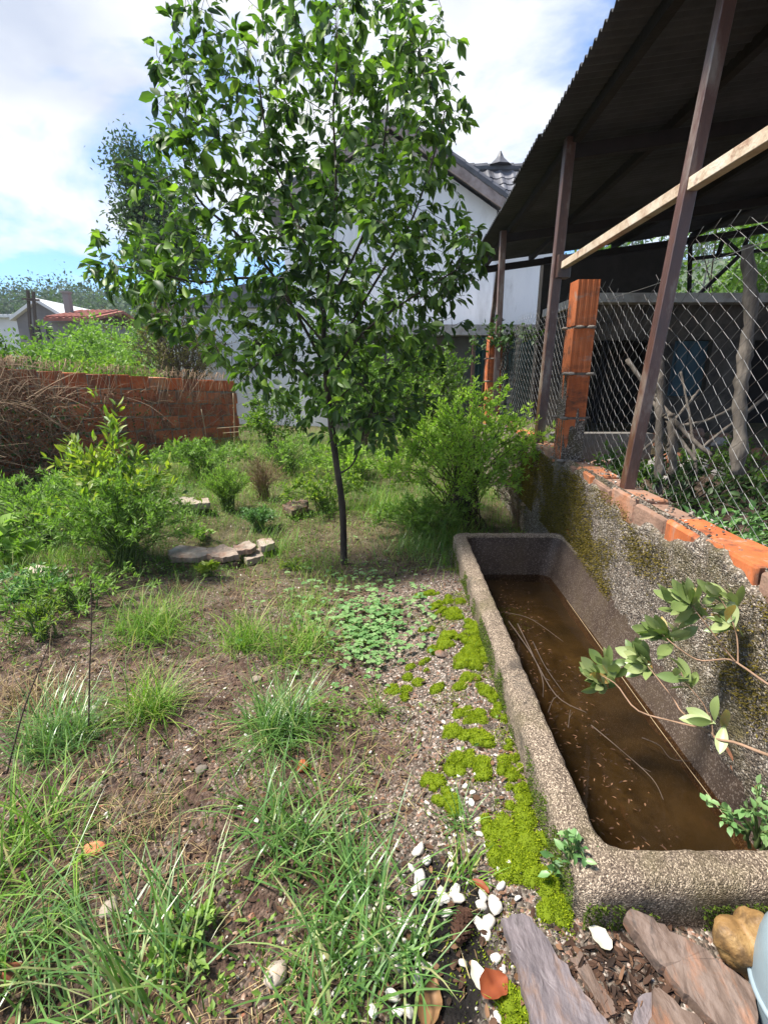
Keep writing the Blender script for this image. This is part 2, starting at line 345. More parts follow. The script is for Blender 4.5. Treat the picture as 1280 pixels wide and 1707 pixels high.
M['brick_old'] = rock('brick_old', [(.2, (.20, .055, .027)), (.5, (.42, .115, .045)), (.8, (.56, .21, .09))], 5, bump=.4, bscale=70, objrnd=.35,
                  patch=[(4, .47, .62, (.10, .06, .042), .75), (11, .58, .72, (.18, .15, .04), .6)])
M['mortar'] = rock('mortar', [(.2, (.09, .075, .06)), (.6, (.22, .19, .155)), (.9, (.33, .29, .25))], 12, bump=.8, bscale=60)
M['roughcast'] = rock('roughcast', [(.2, (.07, .054, .040)), (.5, (.155, .122, .092)), (.85, (.26, .21, .165))], 7, bump=.9, bscale=70, bdist=.008,
                  speck=[(150, (.42, .37, .31), .72, .8), (130, (.05, .04, .033), .70, .8)],
                  patch=[(3.2, .5, .66, (.085, .07, .018), .7), (1.7, .58, .75, (.04, .033, .026), .55)])
M['trough'] = rock('trough', [(.2, (.10, .074, .053)), (.5, (.19, .145, .105)), (.85, (.29, .23, .17))], 14, bump=.9, bscale=170, bdist=.004,
                  speck=[(300, (.52, .42, .31), .74, .75), (260, (.05, .034, .025), .70, .75)],
                  patch=[(7, .56, .68, (.04, .035, .03), .75), (2.6, .52, .66, (.10, .088, .03), .5), (1.1, .55, .7, (.07, .05, .035), .55)])
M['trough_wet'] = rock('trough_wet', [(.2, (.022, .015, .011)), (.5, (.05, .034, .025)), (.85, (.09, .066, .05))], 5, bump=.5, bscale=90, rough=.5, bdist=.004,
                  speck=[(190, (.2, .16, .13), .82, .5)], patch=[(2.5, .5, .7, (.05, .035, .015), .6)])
M['sediment'] = rock('sediment', [(.25, (.016, .013, .008)), (.5, (.045, .035, .019)), (.8, (.10, .08, .045))], 3.2, bump=.4, bscale=20, rough=.9, patch=[(4.5, .5, .62, (.02, .014, .006), .8)])
M['slate'] = rock('slate', [(.2, (.07, .058, .062)), (.5, (.15, .125, .128)), (.85, (.25, .21, .205))], 22, bump=.9, bscale=60, rough=.6, spec=.4, bdist=.004, patch=[(14, .54, .66, (.2, .11, .06), .5), (30, .58, .68, (.06, .05, .05), .7)], stretch=(1.6, .55, 1))
M['slate_brown'] = rock('slate_brown', [(.2, (.05, .034, .027)), (.5, (.12, .082, .062)), (.85, (.21, .155, .125))], 22, bump=.9, bscale=60, rough=.65, bdist=.004, patch=[(13, .52, .66, (.30, .12, .05), .55), (28, .56, .68, (.045, .035, .03), .7)], stretch=(1.6, .55, 1))
M['flagstone'] = rock('flagstone', [(.2, (.13, .10, .08)), (.5, (.30, .24, .19)), (.85, (.50, .43, .36))], 7, bump=.7, bscale=30, patch=[(5, .5, .65, (.26, .12, .07), .6)])
M['boulder'] = rock('boulder', [(.2, (.10, .055, .02)), (.5, (.22, .125, .045)), (.8, (.34, .22, .09))], 26, bump=.6, bscale=120, rough=.55, bdist=.004, patch=[(18, .52, .66, (.06, .035, .018), .75), (60, .6, .7, (.03, .02, .012), .6)])
M['pebble_white'] = rock('pebble_white', [(.2, (.42, .37, .31)), (.5, (.60, .56, .50)), (.8, (.70, .67, .62))], 30, bump=.2, bscale=120, rough=.6, objrnd=.25, patch=[(18, .58, .72, (.35, .24, .14), .55)])
M['pebble_mix'] = rock('pebble_mix', [(.1, (.035, .024, .018)), (.4, (.12, .07, .048)), (.6, (.21, .145, .105)), (.74, (.28, .10, .05)), (.88, (.33, .26, .20)), (1, (.60, .55, .48))], 30, bump=.3, bscale=100, attr=1.1)
M['gravel_grey'] = rock('gravel_grey', [(.1, (.035, .029, .023)), (.45, (.125, .105, .082)), (.78, (.23, .195, .16)), (1, (.54, .50, .44))], 30, bump=.3, bscale=100, attr=1.0)
M['rust'] = rock('rust', [(.2, (.03, .013, .009)), (.5, (.075, .028, .016)), (.85, (.16, .085, .055))], 9, bump=.3, bscale=80, rough=.42, spec=.9, stretch=(1, 1, .35), patch=[(9, .52, .66, (.22, .20, .17), .6)])
M['rust_pale'] = rock('rust_pale', [(.2, (.26, .15, .09)), (.42, (.50, .40, .29)), (.75, (.66, .61, .52))], 8, bump=.4, bscale=80, rough=.7, patch=[(9, .54, .68, (.20, .07, .035), .8)])
M['dark_steel'] = rock('dark_steel', [(.2, (.008, .006, .006)), (.8, (.026, .019, .017))], 9, bump=.3, rough=.8)
M['sheet_roof'] = rock('sheet_roof', [(.2, (.032, .033, .036)), (.5, (.056, .058, .062)), (.85, (.09, .092, .096))], 3, bump=.25, bscale=40, rough=.85, patch=[(2, .55, .7, (.07, .06, .05), .4)])
M['wire'] = rock('wire', [(.2, (.09, .09, .087)), (.6, (.17, .17, .165)), (.9, (.15, .09, .055))], 8, bump=0, rough=.55, metal=.0, spec=.5)
M['plaster_white'] = rock('plaster_white', [(.2, (.70, .70, .70)), (.6, (.82, .82, .81)), (.9, (.86, .86, .85))], 1.5, bump=.15, bscale=40, rough=.9, patch=[(3.0, .52, .74, (.42, .41, .39), .55), (9, .6, .75, (.3, .29, .27), .4)], stretch=(1, 1, .3), objrnd=0)
M['concrete_sooty'] = rock('concrete_sooty', [(.2, (.035, .028, .022)), (.5, (.10, .08, .062)), (.85, (.18, .15, .12))], 4, bump=.5, bscale=30, patch=[(2.5, .5, .65, (.012, .01, .009), .8)])  # darker, browner concrete with near-black blotches, for the store front
M['concrete_dark'] = rock('concrete_dark', [(.2, (.06, .055, .05)), (.5, (.13, .12, .105)), (.85, (.22, .20, .18))], 3, bump=.5, bscale=30, patch=[(1.5, .5, .7, (.03, .027, .024), .7)])
M['concrete_light'] = rock('concrete_light', [(.2, (.30, .28, .26)), (.5, (.45, .42, .39)), (.85, (.6, .57, .53))], 4, bump=.5, bscale=30, patch=[(3, .55, .7, (.16, .12, .09), .6)])
M['soot'] = rock('soot', [(.2, (.008, .007, .006)), (.8, (.03, .026, .023))], 4, bump=.3)  # near-black colour carrying the shade under the shelter; window panes too
M['shutter'] = rock('shutter', [(.2, (.025, .05, .065)), (.8, (.06, .11, .135))], 5, bump=.2)
M['green_net'] = rock('green_net', [(.2, (.015, .045, .045)), (.8, (.035, .085, .085))], 5, bump=.2)
M['tile_grey'] = rock('tile_grey', [(.2, (.055, .055, .062)), (.5, (.10, .10, .112)), (.85, (.17, .17, .185))], 5, bump=.2, bscale=50, rough=.55, spec=.4, objrnd=.5)
M['tile_red'] = rock('tile_red', [(.2, (.13, .04, .03)), (.5, (.24, .075, .05)), (.85, (.34, .15, .11))], 3, bump=.3, objrnd=.3)
M['fascia'] = rock('fascia', [(.2, (.16, .11, .09)), (.5, (.36, .29, .26)), (.85, (.5, .44, .41))], 4, bump=.3)
M['far_wall'] = rock('far_wall', [(.2, (.13, .12, .12)), (.8, (.24, .22, .21))], 1, bump=.2)
M['far_white'] = rock('far_white', [(.2, (.5, .5, .5)), (.8, (.65, .65, .64))], 1, bump=.1)
M['tub'] = rock('tub', [(.2, (.13, .17, .19)), (.8, (.23, .285, .31))], 4, bump=.1, rough=.45, spec=.4)
M['cane'] = rock('cane', [(.2, (.22, .15, .08)), (.8, (.42, .33, .2))], 12, bump=.2, stretch=(1, 1, .3))
M['cone'] = rock('cone', [(.2, (.05, .022, .014)), (.8, (.16, .08, .05))], 30, bump=.3)
M['red_leaf'] = leafmat('red_leaf', [(0, (.16, .035, .015)), (1, (.34, .09, .035))], .2, .6, .3)
M['tan_leaf'] = leafmat('tan_leaf', [(0, (.16, .08, .035)), (1, (.30, .17, .08))], .2, .6, .3)
M['pale_leaf'] = leafmat('pale_leaf', [(0, (.55, .52, .40)), (1, (.75, .72, .60))], .2, .6, .3)
M['terracotta'] = rock('terracotta', [(.2, (.38, .11, .05)), (.8, (.58, .22, .11))], 20, bump=.3)

# ------------------------------------------------------------------ the ground
def xw(y): return 1.195 + .0535 * (np.asarray(y, float) - 1.416)      # left face of the low garden wall
def tr(y): return .02 * (np.asarray(y, float) - .84)                  # the trough is a touch out of square
RAISE = .52
def gz(x, y):
    x, y = np.asarray(x, float), np.asarray(y, float)
    z = .030 * vn(x * .9, y * .9, 0, 3) + .018 * vn(x * 3.1, y * 3.1, 0, 4) + .008 * vn(x * 9, y * 9, 0, 5)
    near = (1 - sstep(.15, .6, np.abs(x - .85) - .45)) * (1 - sstep(3.5, 4.1, y)) * sstep(-.5, .2, y)
    z = z * (1 - .8 * near)
    z = z + .15 * (1 - sstep(2.7, 3.8, y)) * (1 - sstep(1.1, 1.3, x))
    z = z + .10 * sstep(-.05, .42, x) * (1 - sstep(3.2, 4.0, y)) * (1 - sstep(1.1, 1.3, x))
    z = z + .10 * sstep(4.2, 4.9, y - .25 * x) * (1 - sstep(1.0, 1.3, x)) + .12 * sstep(5, 9, y)
    z = z + .10 * sstep(-.9, -2.6, x) * (1 - sstep(10, 14, y))
    xr = x - xw(np.clip(y, -2, 9.5)) - .09
    z = z + RAISE * sstep(0, .07, xr) * (1 - sstep(9.5, 10.5, y)) + .25 * sstep(.4, 1.6, xr) * sstep(3.2, 5.2, y) * (1 - sstep(6.2, 7, y))
    z = z + 1.2 * sstep(14, 40, y) * sstep(0, 8, -x)
    return z
def gp(px, py):
    """ground point seen at a photo pixel"""
    z = 0.0
    for _ in range(6):
        p = onz(px, py, z); z = float(gz(p[0], p[1]))
    return np.array([p[0], p[1], z])
def dark_mask(x, y):
    c = onz(745, 1590, .2); d = np.hypot((x - c[0]) / .12, (y - c[1]) / .22) + .35 * fbm(x * 9, y * 9, 0, 31, 2)
    return 1 - sstep(.75, 1.25, d)
def gravel_mask(x, y):
    e = .445 + tr(y) - x
    g = sstep(.62, .30, e + .14 * fbm(x * 4, y * 4, 0, 41, 3)) * (1 - sstep(2.6, 3.3, y))
    return g * (x < 1.2)
def green_mask(x, y):
    g = sstep(2.3, 6.0, y - .35 * x + .6 * fbm(x * 1.1, y * 1.1, 0, 51, 3))
    return np.clip(g, 0, 1)
def build_ground():
    def axis(fine0, fine1, step, lo, hi, gr=1.13):
        a = list(np.arange(fine0, fine1 + 1e-6, step)); s = step; v = fine1
        while v < hi: s *= gr; v += s; a.append(v)
        s = step; v = fine0; pre = []
        while v > lo: s *= gr; v -= s; pre.append(v)
        return np.array(pre[::-1] + a)
    X = axis(-2.2, 1.6, .02, -420, 420); Y = axis(.3, 4.6, .022, -30, 430)
    gx, gy = np.meshgrid(X, Y); z = gz(gx, gy)
    d = np.hypot(gx, gy); fine = np.clip(1 - d / 7, 0, 1)
    gm = gravel_mask(gx, gy)
    z = z + fine * (.007 * fbm(gx * 22, gy * 22, 0, 61, 3) * (1 - .6 * gm) + .003 * vn(gx * 70, gy * 70, 0, 62))
    # the trough sits in a bed a little below the ground
    ins = (gx > .47 + tr(gy)) & (gx < 1.2 + tr(gy)) & (gy > .87) & (gy < 3.4)
    z = np.where(ins, -.12, z)
    ny, nx = gx.shape; i = (np.arange(ny - 1)[:, None] * nx + np.arange(nx - 1)[None, :]).ravel()
    mb = MB(); mb.add(np.stack([gx, gy, z], -1).reshape(-1, 3), np.stack([i, i + 1, i + nx + 1, i + nx], 1))
    me = mb.mesh('ground', smooth=True, attrs=dict(gravel=gm.ravel(), dark=dark_mask(gx, gy).ravel(), green=green_mask(gx, gy).ravel()))
    m, nt, N, L = newmat('soil'); out = N('ShaderNodeOutputMaterial'); p = N('ShaderNodeBsdfPrincipled'); L(p.outputs[0], out.inputs[0])
    p.inputs['Roughness'].default_value = .92; p.inputs['Specular IOR Level'].default_value = .2
    tc = N('ShaderNodeTexCoord')
    def noise(s, d=8):
        n = N('ShaderNodeTexNoise'); n.inputs['Scale'].default_value = s; n.inputs['Detail'].default_value = d; n.inputs['Roughness'].default_value = .65; L(tc.outputs['Object'], n.inputs['Vector']); return n.outputs['Fac']
    soil = ramp(N, [(.3, (.024, .014, .010)), (.45, (.06, .036, .026)), (.58, (.11, .068, .049)), (.75, (.19, .13, .098))]); L(noise(18), soil.inputs[0])
    v = N('ShaderNodeTexVoronoi'); v.inputs['Scale'].default_value = 130; L(tc.outputs['Object'], v.inputs['Vector'])
    sp = N('ShaderNodeSeparateColor'); L(v.outputs['Color'], sp.inputs[0])
    gr = ramp(N, [(0, (.05, .035, .028)), (.35, (.10, .08, .062)), (.65, (.18, .15, .12)), (.8, (.22, .115, .075)), (1, (.42, .38, .33))]); L(sp.outputs[0], gr.inputs[0])
    def attr(n): a = N('ShaderNodeAttribute'); a.attribute_name = n; return a.outputs['Fac']
    def mix(f, a, b):
        x = N('ShaderNodeMix'); x.data_type = 'RGBA'; L(f, x.inputs['Factor']); L(a, x.inputs[6]) if not isinstance(a, tuple) else None
        if isinstance(b, tuple): x.inputs[7].default_value = (*b, 1)
        else: L(b, x.inputs[7])
        return x.outputs[2]
    th = N('ShaderNodeMapRange'); th.inputs['From Min'].default_value = .42; th.inputs['From Max'].default_value = .6; th.inputs['To Max'].default_value = .65; L(noise(7), th.inputs['Value'])
    c = mix(th.outputs[0], soil.outputs[0], gr.outputs[0])
    c = mix(attr('gravel'), c, gr.outputs[0])
    gb = ramp(N, [(.3, (.05, .05, .02)), (.5, (.10, .10, .035)), (.7, (.16, .14, .06))]); L(noise(9), gb.inputs[0])
    gm2 = N('ShaderNodeMath'); gm2.operation = 'MULTIPLY'; gm2.inputs[1].default_value = .75; L(attr('green'), gm2.inputs[0])
    c = mix(gm2.outputs[0], c, gb.outputs[0])
    c = mix(attr('dark'), c, (.012, .010, .009))
    L(c, p.inputs['Base Color'])
    b = N('ShaderNodeBump'); b.inputs['Strength'].default_value = .9; b.inputs['Distance'].default_value = .008
    sm = N('ShaderNodeMath'); sm.operation = 'SUBTRACT'; L(noise(60), sm.inputs[0]); L(v.outputs['Distance'], sm.inputs[1]); L(sm.outputs[0], b.inputs['Height']); L(b.outputs[0], p.inputs['Normal'])
    o = link('ground', me, m); o['kind'] = 'structure'
build_ground()

# far hill and its wood
def hz(x, y): return (13 + 3 * vn(x * .012, y * .012, 0, 71) + 2 * vn(x * .04, y * .04, 0, 72) + 16 * sstep(0, 90, x)) * sstep(55, 150, y) + 1.0 * sstep(40, 55, y) - 1.0
def build_hill():
    X = np.linspace(-330, 330, 120); Y = np.linspace(48, 330, 70); gx, gy = np.meshgrid(X, Y); z = hz(gx, gy)
    z = z * (1 - sstep(200, 330, gy) * .3)
    ny, nx = gx.shape; i = (np.arange(ny - 1)[:, None] * nx + np.arange(nx - 1)[None, :]).ravel()
    mb = MB(); mb.add(np.stack([gx, gy, z], -1).reshape(-1, 3), np.stack([i, i + 1, i + nx + 1, i + nx], 1))
    o = build('hill', mb, rock('hill_scrub', [(.3, (.03, .05, .02)), (.7, (.08, .11, .05))], .3, bump=0, rough=1), smooth=True); o['kind'] = 'structure'
    r = np.random.default_rng(5); mb = MB(); tk = MB()
    for k in range(520):
        x = r.uniform(-190, 120); y = r.uniform(70, 170)
        if k < 240: x = r.uniform(-150, -60); y = r.uniform(105, 160)
        z = float(hz(x, y)); h = r.uniform(5.5, 9.5); n = 170
        tube(tk, [[x, y, z - .3], [x + r.normal(0, .3), y, z + h * .85]], [.25, .08], 4)
        c = np.array([x, y, z + h * .72]); nb = 6
        cc = c + r.normal(0, 1, (nb, 3)) * [h * .16, h * .16, h * .17]
        P = cc[r.integers(0, nb, n)] + r.normal(0, 1, (n, 3)) * [h * .09] * 3
        leaflets(mb, P, r.normal(0, 1, (n, 3)), r.uniform(.5, .95, n), r.uniform(.4, .8, n), r=r, rnd=np.clip(r.normal(.45, .2) + r.normal(0, .2, n), 0, 1))
    o = build('hillside_wood', mb, M['leaf_far']); tag(o, 'hazy wood of tall slender trees covering the far hill', 'wood', kind='stuff')
    build('trunks', tk, M['twig'], o, kind='stuff')
build_hill()

# ------------------------------------------------------------------ house with the grey tiled roof
def poly_prism(mb, pts, off):
    pts = np.asarray(pts, float); n = len(pts); V = np.concatenate([pts, pts + np.asarray(off, float)])
    q = np.array([[i, (i + 1) % n, n + (i + 1) % n, n + i] for i in range(n)])
    return mb.add(V, [q, np.arange(n)[::-1][None], (n + np.arange(n))[None]])
def tile_mesh():
    w, l, k = .34, .42, 8; u = np.linspace(0, 1, k); prof = .045 * np.exp(-((u - .62) / .17) ** 2) + .006
    prof[-1] = .012
    V = []
    for t, dz in ((0, .032), (1, 0)):
        for dn in (0, -.02):
            for a, b in zip(u, prof): V.append([a * w, t * l, b + dz * (1 - t) + dn])
    V = np.array(V); f = []
    for i in range(k - 1):
        f += [[i, i + 1, 2 * k + i + 1, 2 * k + i], [k + i, i, i + 1, k + i + 1][::-1] if 0 else [i, k + i, k + i + 1, i + 1]]
    f += [[0, 2 * k, 3 * k, k]]; mb = MB(); mb.add(V, np.array(f)); return mb.mesh('tile')
def build_house():
    h = thing('house', 'white rendered house with grey tiled roof behind the shelter', 'house', (0, 12, 0))
    # gable wing facing the garden
    D = 12.0
    ap = np.array([.12, D, 6.35]); re = np.array([2.5, D, 4.9]); le = np.array([-2.26, D, 4.9])
    mb = MB(); poly_prism(mb, [[-2.2, D, 0], [2.44, D, 0], [2.44, D, 4.86], [.12, D, 6.27], [-2.2, D, 4.86]], (0, 7, 0)); build('wall', mb, M['plaster_white'], h)
    mb = MB(); poly_prism(mb, [[-5.0, D + .05, 0], [-2.2, D + .05, 0], [-2.2, D + .05, 2.9], [-5.0, D + .05, 2.9]], (0, 6, 0)); build('wall', mb, M['plaster_white'], h)
    mb = MB(); poly_prism(mb, [[-5.2, D - .1, 2.903], [-2.2, D - .1, 2.903], [-2.2, D - .1, 3.5], [-2.6, D - .1, 3.5]], (0, 6.3, 0)); build('roof', mb, M['tile_grey'], h)
    # roof planes of the wing with a barge board on the gable
    for s, e in ((1, re), (-1, le)):
        d = e - ap; d = d / np.linalg.norm(d); e2 = e + d * .35; up = np.array([-d[2] * s, 0, d[0] * s]); up = up * np.sign(up[2])
        mb = MB(); poly_prism(mb, [ap + [0, -.3, 0], e2 + [0, -.3, 0], e2 + [0, 7, 0], ap + [0, 7, 0]], up * .13); rf = build('roof', mb, M['tile_grey'], h)
        mb = MB(); bar(mb, ap + [0, -.33, .02], e2 + [0, -.33, .02], .05, .22); build('barge_board', mb, M['fascia'], rf)
        mb = MB()
        L = np.linalg.norm(e2 - ap)
        for q in range(int(L / .33)):
            a = ap + d * (q * .33) + up * .15 + [0, -.3, 0]; tube(mb, [a, a + d * .36 + up * .0], [.085, .1], 8)
        build('verge_tiles', mb, M['tile_grey'], rf)
    # main block with the roof slope that faces the garden
    y0 = 12.6; x0, x1 = 2.0, 4.1
    mb = MB(); poly_prism(mb, [[2.445, y0, 0], [x1 - .12, y0, 0], [x1 - .12, y0, 4.55], [2.445, y0, 4.55]], (0, 6, 0)); build('wall', mb, M['plaster_white'], h)
    e0, rdg = np.array([0, y0 - .35, 4.5]), np.array([0, y0 + 1.75, 6.42])
    d = (rdg - e0); Ls = np.linalg.norm(d); d /= Ls; nn = np.cross([1, 0, 0], d)
    mb = MB(); poly_prism(mb, [[1.2, *(e0 - nn * .06)[1:]], [x1, *(e0 - nn * .06)[1:]], [x1, *(rdg - nn * .06)[1:]], [1.2, *(rdg - nn * .06)[1:]]], -nn * .12)
    rf = build('roof', mb, M['concrete_dark'], h)
    mb = MB(); poly_prism(mb, [[1.2, *rdg[1:]], [x1, *rdg[1:]], [x1, rdg[1] + 3, 4.2], [1.2, rdg[1] + 3, 4.2]], (0, 0, -.12)); build('rear_slope', mb, M['tile_grey'], rf)
    tm = tile_mesh(); tm.materials.append(M['tile_grey']); rot = Matrix([[1, 0, 0], [0, 1, 0], [0, 0, 1]]).to_4x4()
    a = math.atan2(d[2], d[1]); rows = int(Ls / .29); cols = int((x1 - 1.2) / .3)
    for i in range(rows):
        for j in range(cols):
            o = link('tile', tm, None, rf); b = e0 + d * (i * .29) + nn * .012
            o.location = Vector((1.2 + j * .3, b[1], b[2] + float(rng.normal(0, .002)))) - Vector(wloc(rf)); o.rotation_euler = (a, 0, float(rng.normal(0, .006)))
    mb = MB()
    for q in range(9):
        c = np.array([1.25 + q * .33, rdg[1], rdg[2] + .03]); tube(mb, [c, c + [.36, 0, .012]], [.11, .125], 10)
    build('ridge_tiles', mb, M['tile_grey'], rf)
    mb = MB(); c = np.array([2.92, rdg[1], rdg[2] + .08])
    tube(mb, [c, c + [0, 0, .1], c + [0, 0, .2], c + [0, 0, .34]], [.32, .2, .09, .02], 8); build('roof_vent', mb, M['tile_grey'], rf)
build_house()

def build_annex():
    a = thing('outbuilding', 'low grey outbuilding with pale ledge below the white house wall', 'outbuilding', (1, 10.6, 0))
    y = 10.6
    mb = MB(); box(mb, (1.4, y + .5, 1.1), (5.2, .9, 2.2)); build('wall', mb, M['concrete_dark'], a)
    mb = MB(); box(mb, (1.4, y + .42, 2.31), (5.5, 1.3, .20)); build('ledge', mb, M['concrete_light'], a)
    n = tag(thing('mesh_gate', 'dark teal netted gate below the pale ledge behind the far pier', 'gate', (2.6, 9.9, 0)), 'dark teal netted gate below the pale ledge behind the far pier', 'gate')
    mb = MB()
    for x in np.linspace(1.75, 3.3, 22): box(mb, (x, 9.9, 1.25), (.03, .018, 1.75))
    for z in np.linspace(.45, 2.1, 24): box(mb, (2.52, 9.916, z), (1.58, .012, .03))
    build('netting', mb, M['green_net'], n)
    mb = MB(); box(mb, (2.52, 9.98, 1.25), (1.6, .02, 1.78)); build('backing_panel', mb, M['green_net'], n)
    for x in (1.72, 3.33):
        mb = MB(); bar(mb, (x, 9.92, .1), (x, 9.92, 2.18), .06, .06); build('gate_post', mb, M['rust'], n)
build_annex()

# far houses and poles on the left, beyond the hedge
def far_house(name_label, px0, px1, pyb, pye, pyr, y, wallm, roofm, depth=8, chim=None, grp=None, gable=True):
    a, b = ony(px0, pye, y), ony(px1, pye, y); base = 0.5; top = a[2]; rz = ony((px0 + px1) / 2, pyr, y)[2]
    h = thing('house', name_label, 'house', ((a[0] + b[0]) / 2, y, base), grp)
    x0, x1 = a[0], b[0]; xm = (x0 + x1) / 2
    mb = MB()
    if gable: poly_prism(mb, [[x0, y, base], [x1, y, base], [x1, y, top], [xm, y, rz], [x0, y, top]], (0, depth, 0))
    else: box(mb, (xm, y + depth / 2, (base + top) / 2), (x1 - x0, depth, top - base))
    w = build('wall', mb, wallm, h)
    mb = MB(); e = (x1 - x0) * .06
    if gable:
        sl = (top - rz) / (x1 - xm)
        for s, xe in ((-1, x0 - e), (1, x1 + e)):
            poly_prism(mb, [[xm, y - .4, rz + .02], [xe, y - .4, top - abs(sl) * e + .02], [xe, y + depth + .3, top - abs(sl) * e + .02], [xm, y + depth + .3, rz + .02]], (0, 0, .25))
    else:
        poly_prism(mb, [[x0 - e, y - .5, top], [x1 + e, y - .5, top], [x1 + e, y + depth / 2, rz], [x0 - e, y + depth / 2, rz]], (0, 0, .2))
        poly_prism(mb, [[x0 - e, y + depth / 2, rz], [x1 + e, y + depth / 2, rz], [x1 + e, y + depth + .4, top], [x0 - e, y + depth + .4, top]], (0, 0, .2))
        n = int((x1 - x0 + 2 * e) / .45)
        for i in range(n):
            x = x0 - e + (i + .5) * .45; tube(mb, [[x, y - .5, top + .2], [x, y + depth / 2, rz + .2]], [.13, .13], 5)
    rf = build('roof', mb, roofm, h)
    if chim is not None:
        c = ony(chim, pyr, y + 2); mb = MB(); box(mb, (c[0], y + 2, c[2] + .1), (.42, .42, 1.7)); box(mb, (c[0], y + 2, c[2] + 1.0), (.56, .56, .12)); build('chimney', mb, M['far_wall'], rf)
    return h, y, x0, x1, base, top
h1 = far_house('grey gabled far house with pale verges left of the red roof', 28, 112, 560, 532, 504, 40, M['far_wall'], M['far_white'])
h2 = far_house('far cottage with red tiled roof and chimney beyond the hedge', 86, 158, 560, 536, 512, 37, M['far_wall'], M['tile_red'], chim=115, gable=False)
h3 = far_house('long white far building under pale roof at the left edge', -40, 30, 560, 530, 522, 52, M['far_white'], M['far_white'], gable=False)
for (h, y, x0, x1, b, t), n in ((h1, 2), (h2, 1)):
    for k in range(n):
        mb = MB(); xx = x0 + (x1 - x0) * (k + 1) / (n + 1); box(mb, (xx, y - .03, t - 1.0), (.8, .1, .9)); w = build('window', mb, M['soot'], h)
for px, top, lab in ((47, 484, 'thin far pole with the taller top beside the grey gable'), (56, 486, 'thin far pole leaning slightly, right of its taller twin')):
    p = ony(px + 4, 545, 33); q = ony(px, top, 33); mb = MB(); tube(mb, [[p[0], 33, .5], p, q], .11, 6)
    t = thing('utility_pole', lab, 'pole', (p[0], 33, .5)); build('pole', mb, M['twig'], t)
    mb = MB(); box(mb, q - np.array([0, .1, .5]), (.7, .1, .1)); build('crossarm', mb, M['twig'], t)

# ------------------------------------------------------------------ brick pieces
def ribbed(Lx, W, H, ribs=4, dep=.004, r=rng):
    """hollow clay block: ribbed sides, extruded along x"""
    def side(a, b, n):
        pts = []; a, b = np.array(a, float), np.array(b, float); d = b - a; ln = np.linalg.norm(d); d /= ln; inn = np.array([-d[1], d[0]])
        pts.append(a + d * .004 + inn * 0)
        for i in range(n):
            c0 = ln * (i + .5) / n - ln * .16 / n; c1 = ln * (i + .5) / n + ln * .16 / n
            pts += [a + d * (c0 - .004), a + d * c0 + inn * dep, a + d * c1 + inn * dep, a + d * (c1 + .004)]
        pts.append(b - d * .004); return pts
    w, h = W / 2, H / 2
    prof = np.array(side((-w, -h), (w, -h), 3) + side((w, -h), (w, h), ribs) + side((w, h), (-w, h), 3) + side((-w, h), (-w, -h), ribs)); n = len(prof)
    V = [[x, p[0], p[1]] for x in (-Lx / 2, Lx / 2) for p in prof]
    F = np.array([[i, (i + 1) % n, n + (i + 1) % n, n + i] for i in range(n)])
    mb = MB(); mb.add(V, [F, np.arange(n)[::-1][None], (n + np.arange(n))[None]]); return mb
def rough_block(Lx, W, H, seed, amp=.004, chip=.012):
    """a plain brick with worn edges"""
    bm = bmesh.new(); bmesh.ops.create_cube(bm, size=1); bmesh.ops.scale(bm, vec=(Lx, W, H), verts=bm.verts)
    bmesh.ops.bevel(bm, geom=bm.edges[:], offset=chip * .6, segments=1, affect='EDGES')
    r = np.random.default_rng(seed)
    for v in bm.verts: v.co += Vector(r.normal(0, amp, 3))
    me = bpy.data.meshes.new('brick'); bm.to_mesh(me); bm.free(); return me

# ------------------------------------------------------------------ old red wall on the left
def build_left_wall():
    a, b = np.array([-4.95, 5.35]), np.array([-2.72, 9.1]); ln = np.linalg.norm(b - a); d = (b - a) / ln; nn = np.array([d[1], -d[0]])
    w = thing('brick_wall', 'old red brick wall overgrown with dry brambles at far left', 'wall', ((a[0] + b[0]) / 2, (a[1] + b[1]) / 2, .2))
    yaw = math.atan2(d[1], d[0]); Lb, Hb, T = .30, .20, .16
    def top(s): return 1.60 - .25 * s / ln
    mb = MB(); k = 40
    for i in range(k):
        s0, s1 = ln * i / k, ln * (i + 1) / k; c = a + d * (s0 + s1) / 2; t = top(s0) - .03
        box(mb, (c[0], c[1], t / 2), (s1 - s0 + .002, T - .014, t), (0, 0, yaw))
    build('mortar', mb, M['mortar'], w)
    var = [rough_block(Lb - .014, T, Hb - .016, s) for s in range(5)]
    for m in var: m.materials.append(M['brick_old'])
    vt = [rough_block(Lb - .014, T + .02, Hb - .016, 20 + s) for s in range(4)]
    for m in vt: m.materials.append(M['brick_weathered'])
    vb = [rough_block(Lb - .014, T + .02, Hb - .016, 30 + s) for s in range(4)]
    for m in vb: m.materials.append(M['brick'])
    nc = 7
    for c in range(nc):
        s = -.02 - (.15 if c % 2 else 0)
        while s < ln - .02:
            cc = s + Lb / 2
            sh = 1.0
            if cc > ln - Lb / 2 + .02: cc = ln - (ln - s) / 2; sh = max(.3, (ln - s) / Lb)
            z = top(cc) - Hb * (c + .5)
            if z > -.05:
                p = a + d * cc
                o = link('brick', (vb if c == 0 and cc > 1.2 and rng.random() < .7 else vt if c == 0 and rng.random() < .35 else var)[int(rng.integers(0, 4))], None, w)
                o.location = Vector((p[0], p[1], z + float(rng.normal(0, .004)))) - Vector(wloc(w)); o.rotation_euler = (float(rng.normal(0, .012)), float(rng.normal(0, .008)), yaw + float(rng.normal(0, .01))); o.scale = (sh, 1, 1)
            s += Lb
    return a, b, d, nn, top
LW = build_left_wall()

